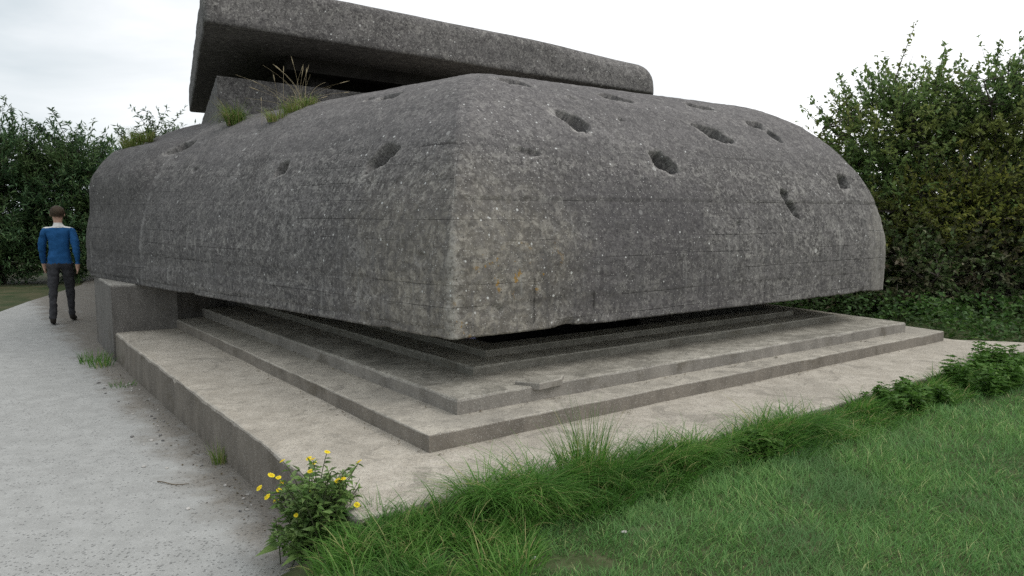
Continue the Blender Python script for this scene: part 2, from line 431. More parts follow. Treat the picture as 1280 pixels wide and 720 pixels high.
for f, a, v, hl, hw, ang, dep in PITS:
    hl *= (1.15 if f == 0 else .84); hw *= (1.2 if f == 0 else .9); dep *= (1.25 if f == 0 else 1.)
    sel = np.where((Fi == f) & (np.abs(Uu - a) < 1) & (np.abs(Vv - v) < .6))[0]
    x = Uu[sel] - a; y = Vv[sel] - v
    c, s_ = math.cos(R_(ang)), math.sin(R_(ang))
    px, py = x * c + y * s_, -x * s_ + y * c
    q = flat[sel]
    gp = np.random.default_rng(int(1000 + a * 37 + v * 91))
    nk = int(gp.integers(5, 8)); th = np.sort(np.linspace(0, 2 * np.pi, nk, endpoint=False) + gp.normal(0, .28, nk)); dk_ = gp.uniform(.66, 1.02, nk)
    poly_r = np.max([(px / hl * np.cos(t_) + py / hw * np.sin(t_)) / d_ for t_, d_ in zip(th, dk_)], axis=0)
    r = np.maximum(poly_r, .8 * np.sqrt((px / hl) ** 2 + (py / hw) ** 2)) + .24 * fbm(q, 15, 41 + int(a * 10), 4)
    lip = np.clip(.8 * py / hw + .45 * px / hl, -1, 1)
    pf = sstep(1.0, .88, r) * (.22 + .95 * sstep(-.9, .75, lip)) * (1 + .55 * fbm(q, 17, 12, 4))
    disp[sel] -= 1.3 * dep * (pf + .06 * sstep(1.3, 1.0, r))
    pit[sel] = np.maximum(pit[sel], sstep(1.55, 1.1, r) * sstep(.9, 1.0, r) * (.35 + .65 * sstep(.3, -.7, lip)))
# thicker end block on the far left of the dome, above a joint
w_end = np.where(Fi == 0, sstep(-4.95, -5.7, Uu), np.where(Fi == 4, 1., 0.))
disp += .15 * w_end * sstep(.75, 1.25, Vv) * sstep(1.95, 1.55, Vv)
flat = flat + Nf * disp[:, None]; flat[:, 2] += chipz
i = np.arange(NV - 1)[:, None] * NU; j = np.arange(NU)[None]; j2 = (j + 1) % NU
Fq = np.stack([i + j, i + j2, i + NU + j2, i + NU + j], -1).reshape(-1, 4)
uvs = np.stack([Uu, Vv], 1)
shell_me = mesh_np('roof_shell', flat, [Fq], {'pit': pit}, uv=uvs, smooth=True)
bm = bmesh.new(); bm.from_mesh(shell_me); bm.verts.ensure_lookup_table()
bm.faces.new([bm.verts[(NV - 1) * NU + q] for q in range(NU)])
low = [bm.verts[q] for q in range(NU)]
bf = bm.faces.new(list(reversed(low)))
bmesh.ops.triangulate(bm, faces=[f for f in bm.faces if len(f.verts) > 4])
bm.to_mesh(shell_me); bm.free()
shell_me.materials.append(M_shell)
link('roof_shell', shell_me, None, bunker)

def roof_z(x, y):
    p = np.array([x, y]); s = min(np.dot(p - f[0], f[3]) for f in fac)
    return float(np.interp(s, ps, pz))

# ------------------------------------------------------------------ prisms with worn edges
def worn_prism(name, poly, z0, z1, mat, parent, jit=.012, cham=.018, step=.07, seed=1, topjit=.004):
    poly = [np.array(p, float) for p in poly]
    area = sum(poly[k][0] * poly[(k + 1) % len(poly)][1] - poly[(k + 1) % len(poly)][0] * poly[k][1] for k in range(len(poly)))
    if area < 0: poly = poly[::-1]
    pts, nr = [], []
    for k in range(len(poly)):
        a, b = poly[k], poly[(k + 1) % len(poly)]; l = np.linalg.norm(b - a); n = max(1, int(l / step)); d = (b - a) / l
        for t in range(n): pts.append(a + (b - a) * t / n); nr.append(np.array([-d[1], d[0]]))
    pts = np.array(pts); nr = np.array(nr); N = len(pts)
    nr = unit(nr + np.roll(nr, 1, 0))
    p3 = np.concatenate([pts, np.zeros((N, 1))], 1)
    w = fbm(p3, 2.2, seed, 4) * jit + vnoise(p3, 11, seed + 3) * jit * .35
    ch = .62 * cham * (1 + .8 * fbm(p3, 4, seed + 7, 3)) + np.clip(fbm(p3, 6.3, seed + 11, 4) - .3, 0, 1) * cham * 3
    pts = pts + nr * (w + jit * .3)[:, None]
    zj = vnoise(p3, 5, seed + 5) * np.minimum(topjit, ch * .3)
    rings = [np.concatenate([pts, np.full((N, 1), z0)], 1),
             np.concatenate([pts, (z1 - ch + zj)[:, None]], 1),
             np.concatenate([pts + nr * (ch * .35)[:, None], (z1 - ch * .35 + zj)[:, None]], 1),
             np.concatenate([pts + nr * ch[:, None], np.full((N, 1), z1)], 1)]
    bm = bmesh.new(); R = [[bm.verts.new(v) for v in r] for r in rings]
    for a, b in zip(R[:-1], R[1:]):
        for k in range(N): bm.faces.new((a[k], a[(k + 1) % N], b[(k + 1) % N], b[k]))
    def cap(ring, up):
        vo, _, fo, ov_, _, _ = delaunay_2d_cdt([Vector((v.co.x, v.co.y)) for v in ring], [], [list(range(N))], 1, 1e-7)
        vs = [ring[o_[0]] if o_ else bm.verts.new((p.x, p.y, ring[0].co.z)) for p, o_ in zip(vo, ov_)]
        for f in fo:
            q = [vs[k] for k in f]
            if len(set(q)) < 3: continue
            if (q[1].co.xy - q[0].co.xy).cross(q[2].co.xy - q[0].co.xy) * (1 if up else -1) < 0: q = q[::-1]
            try: bm.faces.new(q)
            except ValueError: pass
    cap(R[-1], True); cap(R[0], False)
    me = bpy.data.meshes.new(name); bm.to_mesh(me); bm.free()
    return link(name, me, mat, parent)

SL, SR = az(-37), az(53.5)                     # step directions, left and right of the prow
def sill_at(c, off): return c
IC0 = np.array([-.17, 5.86])
def inner(o):                                   # inner edge of every tier: the observation room wall
    s = o * np.array([.14, .99])
    return [np.array([1.75, 10.6]) + s, np.array([2.78, 8.02]) + s, IC0 + s, np.array([-2.75, 9.28]) + s]
BL = np.array([-4.43, 8.34])                    # front corner of the side pier
plinth_out = [(-4.47, 8.42), (-.67, 3.2), (.71, 4.1), (1.89, 4.89), (3.62, 6.27), (5.5, 7.70), (4.66, 7.93), (3.66, 9.85), (2.8, 11.6)]
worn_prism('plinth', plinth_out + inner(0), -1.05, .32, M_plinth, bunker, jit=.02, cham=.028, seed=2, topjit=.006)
t2 = [(-4.0, 8.86), (-.46, 4.11), (4.51, 7.84), (3.55, 9.75), (2.7, 11.2)]
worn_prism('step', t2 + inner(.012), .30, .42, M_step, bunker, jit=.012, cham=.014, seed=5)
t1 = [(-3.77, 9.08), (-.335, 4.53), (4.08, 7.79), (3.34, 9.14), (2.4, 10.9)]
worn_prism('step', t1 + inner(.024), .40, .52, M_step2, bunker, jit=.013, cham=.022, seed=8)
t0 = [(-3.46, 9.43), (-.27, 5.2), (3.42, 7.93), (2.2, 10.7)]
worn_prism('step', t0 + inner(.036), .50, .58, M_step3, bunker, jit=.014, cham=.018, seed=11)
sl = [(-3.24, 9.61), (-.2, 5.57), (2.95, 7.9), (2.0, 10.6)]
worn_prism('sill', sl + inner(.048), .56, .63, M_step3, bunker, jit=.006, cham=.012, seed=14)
worn_prism('broken_patch', [(.02, 4.93), (.18, 4.86), (.34, 5.01), (.36, 5.13), (.2, 5.14)], .50, .545, M_step2, bunker, jit=.02, cham=.012, step=.03, seed=31)
# side pier closing the slit on the left, and rear mass carrying the roof
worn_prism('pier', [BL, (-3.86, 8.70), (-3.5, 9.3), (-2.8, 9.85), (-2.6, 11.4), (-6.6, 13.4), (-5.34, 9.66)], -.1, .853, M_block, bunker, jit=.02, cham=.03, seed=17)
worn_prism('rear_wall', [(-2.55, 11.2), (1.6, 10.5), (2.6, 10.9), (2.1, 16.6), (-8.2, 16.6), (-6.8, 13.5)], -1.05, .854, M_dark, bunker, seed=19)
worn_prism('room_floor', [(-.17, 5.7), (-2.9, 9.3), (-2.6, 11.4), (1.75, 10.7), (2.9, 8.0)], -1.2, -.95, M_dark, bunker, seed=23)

# ------------------------------------------------------------------ upper deck
UP = az(48.5); UL = az(-24)
pa = np.array([-3.46, 9.1])
def quad(a, lr, ll): return [a, a + UP * lr, a + UP * lr + UL * ll, a + UL * ll]
inn = pa + UP * .45 + UL * .45
ring_out = quad(pa, 7.4, 6.0)
worn_prism('parapet', ring_out, 2.3, 3.25, M_upper, bunker, jit=.012, cham=.012, seed=40)
core = quad(pa + UP * .9 + UL * 1.4, 6.0, 4.0)
worn_prism('sky_block_wall', core, 3.2, 3.70, M_dark, bunker, seed=43)  # added core wall, blocks the sky behind the deck opening
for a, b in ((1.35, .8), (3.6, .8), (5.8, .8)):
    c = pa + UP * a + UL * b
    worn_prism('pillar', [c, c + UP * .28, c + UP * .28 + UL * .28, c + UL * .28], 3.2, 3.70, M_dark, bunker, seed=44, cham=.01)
# upper roof: slab with rounded upper arris and rounded right end
def upper_roof():
    P0 = np.array([-3.27, 8.3]); E0 = np.array([2.56, 13.37]); F0 = np.array([-6.5, 15.6]); G0 = np.array([-.9, 20.3])
    def rnd(a, b, c, r, n=8):                 # fillet at b
        u, v = unit(a - b), unit(c - b); ang = math.acos(float(np.dot(u, v))); t = r / math.tan(ang / 2)
        p, q = b + u * t, b + v * t; ctr = b + unit(u + v) * (r / math.sin(ang / 2))
        out = []
        for k in range(n + 1):
            w = p + (q - p) * k / n; out.append(ctr + unit(w - ctr) * r)
        return out
    poly = rnd(F0, P0, E0, .05, 3) + rnd(P0, E0, G0, .45, 10) + rnd(E0, G0, F0, .3) + rnd(G0, F0, P0, .08, 3)
    pts, nr = [], []
    for k in range(len(poly)):
        a, b = poly[k], poly[(k + 1) % len(poly)]; l = np.linalg.norm(b - a); n = max(1, int(l / .12)); d = (b - a) / l
        for t in range(n): pts.append(a + (b - a) * t / n); nr.append(np.array([-d[1], d[0]]))
    pts = np.array(pts); nr = unit(np.array(nr) + np.roll(np.array(nr), 1, 0)); N = len(pts)
    zb, zt = 3.67, 4.20
    # softer arris towards the right end
    al_ = np.clip(np.einsum('nk,k->n', pts - P0, unit(E0 - P0)) / 7.5, 0, 1)
    rad = .13 + .24 * sstep(.6, 1, al_)
    rings = []
    prof = [(0, 0.0, None), (0.0, .02, None)]
    rings.append(np.concatenate([pts + nr * .02, np.full((N, 1), zb)], 1)); rings.append(np.concatenate([pts, np.full((N, 1), zb + .02)], 1))
    for q in np.linspace(0.15, .85, 6):
        rings.append(np.concatenate([pts, (zb + .02 + (zt - rad - zb - .02) * q)[:, None]], 1))
    for a in np.linspace(0, math.pi / 2, 9):
        rings.append(np.concatenate([pts + nr * (rad * (1 - math.cos(a)))[:, None], (zt - rad + rad * math.sin(a))[:, None]], 1))
    V = np.concatenate(rings); V += np.concatenate([nr, np.zeros((N, 1))], 1)[np.arange(len(V)) % N] * (.012 * fbm(V, 1.5, 50, 3) + .006 * vnoise(V, 7, 51))[:, None]
    M = len(rings); i = np.arange(M - 1)[:, None] * N; j = np.arange(N)[None]; j2 = (j + 1) % N
    F = np.stack([i + j, i + j2, i + N + j2, i + N + j], -1).reshape(-1, 4)
    me = mesh_np('upper_roof', V, [F], smooth=True)
    bm = bmesh.new(); bm.from_mesh(me); bm.verts.ensure_lookup_table()
    a = bm.faces.new([bm.verts[(M - 1) * N + q] for q in range(N)]); b = bm.faces.new([bm.verts[q] for q in range(N)][::-1])
    bmesh.ops.triangulate(bm, faces=[a, b]); bm.to_mesh(me); bm.free()
    o = link('upper_roof', me, M_upper, bunker)
    # downstand beam under the front edge
    c = P0 + UP * 1.1 + UL * 1.15
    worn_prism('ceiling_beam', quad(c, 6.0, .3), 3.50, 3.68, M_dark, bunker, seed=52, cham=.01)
upper_roof()

# ------------------------------------------------------------------ ground
slab_edge = np.array([(-.70, 3.14), (.72, 4.03), (1.93, 4.82), (3.66, 6.2), (5.55, 7.66)])
def edge_dist(x, y):
    """signed: positive outside the plinth (towards the lawn)"""
    t = np.interp(x, slab_edge[:, 0], slab_edge[:, 1]); return (t - y) * .82

def lawn_z(x, y):
    x = np.asarray(x, float); y = np.asarray(y, float)
    p = np.stack([x, y, np.zeros_like(x)], -1).reshape(-1, 3)
    n = (vnoise(p, 1.1, 60) * .02 + vnoise(p, 3.5, 61) * .008).reshape(x.shape)
    t = sstep(-.97, -.62, x + .25 * np.clip(y - 2.9, -2, 1))
    e = sstep(.30, .02, edge_dist(x, y)) * sstep(-.35, -.08, edge_dist(x, y)) * sstep(-.85, -.5, x) * .05
    return .01 + t * (.215 + n) + .05 * sstep(1, 6, x) * (1 - e * 10) + e

M_ground = mat_simple('dull_meadow', (.035, .055, .02), (.09, .085, .045), 1.7)
bm = bmesh.new()
hole = [np.array(q) for q in ((-.17, 6.0), (2.85, 8.15), (1.75, 10.8), (-2.6, 11.5), (-2.95, 9.35))]
ov = [bm.verts.new((a, b, -.02)) for a, b in ((-900, -900), (900, -900), (900, 900), (-900, 900))]
iv = [bm.verts.new((a[0], a[1], -.02)) for a in hole]
ed = [bm.edges.new((l[k], l[(k + 1) % len(l)])) for l in (ov, iv) for k in range(len(l))]
bmesh.ops.triangle_fill(bm, use_beauty=True, edges=ed)
for f in bm.faces:
    if f.normal.z < 0: f.normal_flip()
me = bpy.data.meshes.new('ground'); bm.to_mesh(me); bm.free()
tag(link('ground', me, M_ground), kind='structure')

def mat_path():
    k = NT('fine_grey_gravel_path'); P = k.pos
    big = k.noise(P, .9, 4, .6); mid = k.noise(P, 6, 7, .7); fine = k.noise(P, 70, 4, .7)
    col = k.mix(k.ramp(mid, .38, .62), (.34, .342, .328), (.405, .408, .392))
    col = k.mix(k.ramp(big, .45, .65, 0, .3), col, (.34, .345, .33))
    # patches where the dust has worn off the dark aggregate
    wn = k.noise(P, 3.2, 6, .7)
    v = k.vor(P, 62); c = k.sep(v.outputs['Color'])
    s = k.sep(P)
    nearcam = k.ramp(k.add(s[1], k.mul(wn, 1.2)), 3.3, 4.6, .5, .0)
    gate = k.math('GREATER_THAN', c[0], k.math('SUBTRACT', k.ramp(wn, .35, .66, .95, .74), nearcam))
    chipm = k.mul(k.ramp(v.outputs[0], .25, .42, 1, 0), gate)
    col = k.mix(k.mul(chipm, .6), col, (.135, .135, .135))
    v2 = k.vor(P, 120); c2 = k.sep(v2.outputs['Color'])
    col = k.mix(k.mul(k.math('LESS_THAN', v2.outputs[0], .3), k.mul(k.math('GREATER_THAN', c2[1], .9), .6)), col, (.62, .62, .6))
    col = k.mix(k.ramp(fine, .4, .7, 0, .3), col, (.22, .22, .21))
    # bare dark asphalt by the grass, lower edge
    d2 = k.math('SUBTRACT', k.dot(P, (.75, -.45, 0)), -2.06)
    asph = k.ramp(k.add(d2, k.mul(k.math('SUBTRACT', mid, .5), .55)), -.05, .2)
    col = k.mix(k.mul(asph, .8), col, k.mix(k.ramp(v.outputs[0], .1, .5), (.20, .205, .215), (.085, .09, .095)))
    # brown dirt and litter along the plinth foot
    n = (.807, .591)                                           # normal of the plinth's left foot, towards the plinth
    dist = k.math('SUBTRACT', k.dot(P, (n[0], n[1], 0)), n[0] * -1.25 + n[1] * 4.0)
    dm = k.mul(k.ramp(k.add(dist, k.mul(k.math('SUBTRACT', wn, .5), .7)), -.42, -.05), k.ramp(mid, .3, .5, .5, 1))
    col = k.mix(k.mul(dm, .72), col, k.mix(k.ramp(fine, .4, .6), (.075, .06, .045), (.2, .17, .13)))
    k.bump(k.add(k.mul(chipm, -.5), k.add(k.mul(mid, .6), k.mul(fine, .5))), .008, 1)
    return k.done(col, .95, .15)
path_poly = [(-.55, -4), (-.72, 1.8), (-.86, 2.9), (-.6, 3.35), (-2.0, 5.4), (-4.2, 8.6), (-5.2, 9.9), (-6.6, 13.4), (-8.6, 17.9), (-9.9, 21),
             (-11.6, 21), (-9.9, 17.4), (-9.0, 14), (-7.9, 10.5), (-6.6, 6), (-5.6, 2), (-5.4, -4)]
bm = bmesh.new(); bm.faces.new([bm.verts.new((a, b, 0)) for a, b in path_poly]); 
bmesh.ops.triangulate(bm, faces=bm.faces[:])
for f in bm.faces:
    if f.normal.z < 0: f.normal_flip()
me = bpy.data.meshes.new('path'); bm.to_mesh(me); bm.free()
tag(link('path', me, mat_path()), kind='structure')

# lawn soil sheet, kept out of the bunker
def inside_poly(x, y, poly):
    r = np.zeros(x.shape, bool); n = len(poly)
    for k in range(n):
        x0, y0 = poly[k]; x1, y1 = poly[(k + 1) % n]
        c = ((y0 > y) != (y1 > y)) & (x < (x1 - x0) * (y - y0) / (y1 - y0 + 1e-12) + x0); r ^= c
    return r
gx, gy = np.meshgrid(np.linspace(-1.05, 16, 171), np.linspace(-4, 18, 221))
gz = lawn_z(gx, gy); Vg = np.stack([gx, gy, gz], -1).reshape(-1, 3)
ny, nx = gx.shape; i = np.arange(ny - 1)[:, None] * nx; j = np.arange(nx - 1)[None]
Fg = np.stack([i + j, i + j + 1, i + nx + j + 1, i + nx + j], -1).reshape(-1, 4)
cx, cy = Vg[Fg].mean(1)[:, 0], Vg[Fg].mean(1)[:, 1]
bunk_in = [(-.55, 3.55), (1.8, 5.05), (4.35, 7.3), (3.4, 9.6), (2.5, 11.6), (2.4, 18), (-12, 18), (-12, 8)]
left_line = (cx + .67) * .807 + (cy - 3.2) * .591
keep = ~inside_poly(cx, cy, bunk_in) & ~((cx < -.6) & (cy > 3.3)) & (cx > -.98 + .1 * np.sin(cy * 3))
Fg = Fg[keep]
k = NT('lawn_soil'); a = k.noise(k.pos, 9, 6, .7); b2 = k.noise(k.pos, 1.6, 4, .6); k.bump(a, .02)
sc_ = k.mix(k.ramp(a, .35, .65), (.045, .068, .024), (.09, .10, .05))
sc_ = k.mix(k.ramp(b2, .66, .74, 0, .5), sc_, (.22, .19, .15))
M_soil = k.done(sc_, .95, .1)
tag(link('lawn', mesh_np('lawn', Vg, [Fg], smooth=True), M_soil), kind='structure')

# ------------------------------------------------------------------ grass
M_grass = mat_leaf('short_lawn_grass', [(0.073, 0.170, 0.052), (0.123, 0.272, 0.080), (0.171, 0.349, 0.099), (0.253, 0.436, 0.134), (0.543, 0.590, 0.266)], 1.3, .35, (0.136, 0.260, 0.097))
M_long = mat_leaf('long_rank_grass', [(0.045, 0.116, 0.020), (0.078, 0.201, 0.033), (0.120, 0.277, 0.045), (0.185, 0.339, 0.075), (0.454, 0.431, 0.186)], 2.5, .4, (0.070, 0.185, 0.036))
M_tuft = mat_leaf('roof_tuft_grass', [(0.084, 0.158, 0.031), (0.151, 0.245, 0.046), (0.235, 0.280, 0.077), (0.336, 0.280, 0.139)], 3, .3)
M_dry = mat_leaf('dry_straw', [(.30, .24, .14), (.42, .35, .22), (.5, .43, .28)], 3, .2)

def edge_pt(t):
    d = np.concatenate([[0], np.cumsum(np.linalg.norm(np.diff(slab_edge, axis=0), axis=1))])
    return np.stack([np.interp(t, d, slab_edge[:, 0]), np.interp(t, d, slab_edge[:, 1])], -1)
def scatter(n, x0, x1, y0, y1):
    return rng.uniform(x0, x1, n), rng.uniform(y0, y1, n)
x, y = scatter(900000, -1.0, 9.5, 1.9, 10.5)
D = np.hypot(x, y)
dens = np.clip((3.6 / D) ** 1.7, .05, 1)
ok = (rng.random(len(x)) < dens) & (edge_dist(x, y) > .03) & (np.abs(np.arctan2(x, y)) < R_(44))
pth = x > -.88 + .09 * np.sin(y * 9) + .05 * rng.normal(size=len(x))
p0 = np.stack([x, y, np.zeros_like(x)], 1)
patch = fbm(p0, 1.5, 71, 3)
bare = (np.hypot((x - .24) / .22, (y - 2.98) / .07) + .35 * fbm(p0, 7, 73, 3) < 1) | (np.hypot((x + .08) / .12, (y - 2.93) / .06) < 1)
bare2 = (np.hypot((x - .60) / .10, (y - 3.28) / .04) + .5 * fbm(p0, 9, 75, 3) < 1)
ok &= pth & ~((bare | bare2) & (rng.random(len(x)) < .93))
x, y, patch = x[ok], y[ok], patch[ok]; p0 = p0[ok]
P = np.stack([x, y, lawn_z(x, y) - .005], 1)
n = len(P); Dn = np.hypot(x, y)
H = rng.uniform(.025, .06, n) * (1 + .6 * patch) * (1 + .45 * np.clip(fbm(p0, 4, 81, 2), 0, 1)) * (.75 + .25 * sstep(3, 5, Dn) + .3)
ang = fbm(p0, 3.5, 83, 2) * 5 + rng.normal(0, 1.5, n)
V, F, m = blades(P, H, rng.uniform(.3, 1.3, n), rng.uniform(0, .45, n), rng.uniform(.0028, .0048, n) * (1 + .12 * np.clip(Dn - 3, 0, 6)), 2, ang)
rv = np.clip(.42 + .30 * patch + rng.normal(0, .17, n), 0, .8); rv[rng.random(n) < .035] = 1
tag(link('lawn_grass', mesh_np('lawn_grass', V, F, {'rnd': np.repeat(rv, m)}), M_grass), 'short mown green lawn grass in front of the concrete plinth', 'grass', kind='stuff')
print('lawn blades', n)

def clump(c, nb, H, rad, lean=(.5, 1.3), droop=(.1, .75), w=(.004, .0075), dirb=None, K=5, z=None):
    a = rng.uniform(0, 2 * np.pi, nb); r = rad * np.sqrt(rng.random(nb))
    x = c[0] + np.cos(a) * r; y = c[1] + np.sin(a) * r
    zz = lawn_z(x, y) - .01 if z is None else np.full(nb, z)
    P = np.stack([x, y, zz], 1)
    da = a + rng.normal(0, .5, nb)
    if dirb is not None:
        vx = np.cos(da) + dirb[0]; vy = np.sin(da) + dirb[1]; da = np.arctan2(vy, vx)
    h = H * rng.uniform(.55, 1.1, nb)
    return P, h, rng.uniform(*lean, nb), rng.uniform(*droop, nb), rng.uniform(*w, nb), da
def cat(cl): return [np.concatenate([c[k] for c in cl]) for k in range(6)]
# continuous fringe of rank grass along the plinth edge
tt = np.concatenate([np.arange(.0, 5.9, .052)])
cl = []
for t in tt:
    for q in range(2):
        e = edge_pt(t + rng.normal(0, .03)); nrm_ = np.array([.56, -.83])
        hh = np.interp(t, [0, .35, .7, 1.0, 1.4, 1.7, 2.2, 2.8, 3.4, 4.2, 5.5], [.16, .19, .27, .32, .30, .27, .27, .26, .20, .20, .20])
        hh *= .78 + .5 * float(vnoise(np.array([[t, 0, 0]]), 3.1, 5)[0])
        off = rng.uniform(.0, .10) if q == 0 else rng.uniform(.10, .30)
        c = e + nrm_ * off
        cl.append(clump(c, int(rng.uniform(40, 75)), hh * rng.uniform(.7, 1.15) * (1 if q == 0 else .8), .07, (.4, 1.25), (.1, .75), (.0045, .009), dirb=nrm_ * .7))
# rank grass at the plinth corner and round the flowers
for q in range(90):
    c = (rng.uniform(-.82, .1), rng.uniform(2.75, 3.3))
    cl.append(clump(c, 40, rng.uniform(.09, .20), .07, (.4, 1.2), (.1, .6), (.004, .0075)))
P, h, le, dr, w, da = cat(cl)
V, F, m = blades(P, h, le, dr, w, 5, da)
n = len(P); rv = np.clip(rng.normal(.42, .19, n) + .22 * fbm(P, 3.5, 15, 2), 0, .8); rv[rng.random(n) < .10] = 1
tag(link('long_grass', mesh_np('long_grass', V, F, {'rnd': np.repeat(rv, m)}), M_long), 'fringe of long uncut grass along the edge of the plinth', 'grass', kind='stuff')

def grass_thing(name, cl, label, mat, cat_='grass tuft', rvm=.42, dry=.06, K=6):
    P, h, le, dr, w, da = cat(cl); V, F, m = blades(P, h, le, dr, w, K, da)
    n = len(P); rv = np.clip(rng.normal(rvm, .18, n), 0, .8); rv[rng.random(n) < dry] = 1
    o = link(name, mesh_np(name, V, F, {'rnd': np.repeat(rv, m)}), mat); return tag(o, label, cat_)
grass_thing('grass_tussock', [clump((.0 + dx, 3.50 + dy), 210, .36, .10, (.7, 1.35), (.35, .85), (.004, .0075), dirb=(.2, -.45)) for dx, dy in ((0, 0), (.12, .06), (-.13, -.04), (.05, -.08), (.2, .1))],
            'broad drooping green grass tussock at the plinth edge, right of the yellow flowers', M_long)
grass_thing('grass_tussock', [clump((.40 + dx, 3.80 + dy), n_, H_, .07, le_, dr_, (.0035, .0065), dirb=(.1, -.2)) for dx, dy, n_, H_, le_, dr_ in
            ((0, 0, 90, .46, (.1, .45), (0, .15)), (.04, -.04, 190, .36, (.5, 1.2), (.2, .7)), (.13, .03, 150, .34, (.4, 1.1), (.1, .6)), (-.08, 0, 90, .38, (.2, .6), (0, .3)))],
            'tall upright seeding grass tussock standing highest against the pale plinth', M_long, dry=.16)
grass_thing('grass_tussock', [clump((.82 + dx, 4.02 + dy), 180, .32, .09, (.6, 1.3), (.3, .8), (.004, .007), dirb=(.3, -.4)) for dx, dy in ((0, 0), (.14, .08), (.25, .16))],
            'low spreading grass tussock right of the tall seeding one', M_long)
grass_thing('grass_tussock', [clump((1.55 + dx, 4.5 + dy), 170, .30, .1, (.6, 1.3), (.3, .8), (.004, .007), dirb=(.3, -.4)) for dx, dy in ((0, 0), (.16, .1), (.3, .2))],
            'dense dark green grass tussock next to the leafy weeds', M_long)
# tufts at the plinth foot on the path
grass_thing('grass_tuft', [clump((-4.62, 8.30), 90, .17, .16, (.2, .8), (0, .5), (.005, .010), z=0), clump((-4.42, 8.06), 60, .14, .12, (.2, .8), (0, .5), (.005, .010), z=0)],
            'green grass tuft on the path at the foot of the side pier', M_long)
grass_thing('grass_tuft', [clump((-3.72, 7.16), 40, .07, .12, (.3, .9), (0, .5), (.005, .009), z=0)], 'tiny flat grass tuft where the path meets the far plinth wall', M_long)
grass_thing('grass_tuft', [clump((-1.93, 4.88), 60, .17, .05, (.15, .6), (0, .4), (.003, .006), z=0)], 'small grass tuft growing against the middle of the plinth wall', M_tuft)

def roof_tuft(name, x, y, H, n, rad, label, mat, rvm, dirb, spread=((0, 0),), lift=0):
    z = roof_z(x, y) - .03
    cl = []
    for dx, dy in spread:
        zz = roof_z(x + dx, y + dy) - .03 + lift
        cl.append(clump((x + dx, y + dy), n, H, rad, (.15, .8), (.2, 1.1), (.004, .008), dirb=dirb, z=zz))
    return grass_thing(name, cl, label, mat, rvm=rvm, dry=.12)
roof_tuft('grass_tuft', -3.05, 8.50, .38, 420, .085, 'bright green grass tuft on the domed roof below the parapet corner', M_tuft, .22, (-.3, -.8))
roof_tuft('grass_tuft', -2.33, 7.66, .24, 190, .09, 'brownish grass tuft on the domed roof with tall dry stalks', M_tuft, .5, (-.5, -.5), ((0, 0), (.13, .12), (.25, .2)))
roof_tuft('grass_tuft', -4.78, 9.72, .30, 300, .13, 'brown and green grass tuft at the far left shoulder of the dome', M_tuft, .55, (-.5, -.3), ((0, 0), (.1, .05)), lift=.10)
roof_tuft('grass_tuft', 3.2, 9.0, .08, 12, .03, 'tiny dry sprig on the right shoulder of the dome', M_dry, .5, (0, 0))
# dry stalks in the second roof tuft
def dry_stalks():
    r0 = root('dry_stalks', (-2.2, 7.8, roof_z(-2.2, 7.8)), 'bundle of tall pale dry grass stalks with seed heads on the domed roof', 'dry grass')
    lines, heads = [], []
    for q in range(34):
        bx, by = -2.2 + rng.normal(0, .09), 7.82 + rng.normal(0, .09); bz = roof_z(bx, by) - .02
        tall = q < 7
        hgt = rng.uniform(.40, .56) if tall else rng.uniform(.15, .42)
        ln = rng.normal(0, .03, 2) if tall else rng.normal(0, .26, 2) + np.array([-.1, 0])
        if q == 8: hgt, ln = .34, np.array([.42, .18])
        if q in (9, 10): hgt, ln = .45, np.array([-.22, 0])
        t = np.linspace(0, 1, 7)[:, None]
        pts = np.array([bx, by, bz]) + np.concatenate([ln * t * t, hgt * (t - .12 * t * t)], 1)
        lines.append((pts, np.linspace(.0014, .0008, 7)))
        if tall or q in (8, 9, 10) or q % 4 == 0:
            d = pts[-1] - pts[-2]; d /= np.linalg.norm(d); l = rng.uniform(.05, .09)
            heads.append((np.stack([pts[-1] + d * l * s for s in np.linspace(-.3, 1, 6)]), np.array([.001, .0028, .0036, .0034, .0022, .0006])))
    V, F = tubes(lines, 4); link('stalks', mesh_np('stalks', V, F, {'rnd': rng.random(len(V))}), M_dry, r0)
    for hd in heads:
        V, F = tubes([hd], 5); link('seed_head', mesh_np('seed_head', V, F, {'rnd': rng.random(len(V))}), M_dry, r0)
dry_stalks()

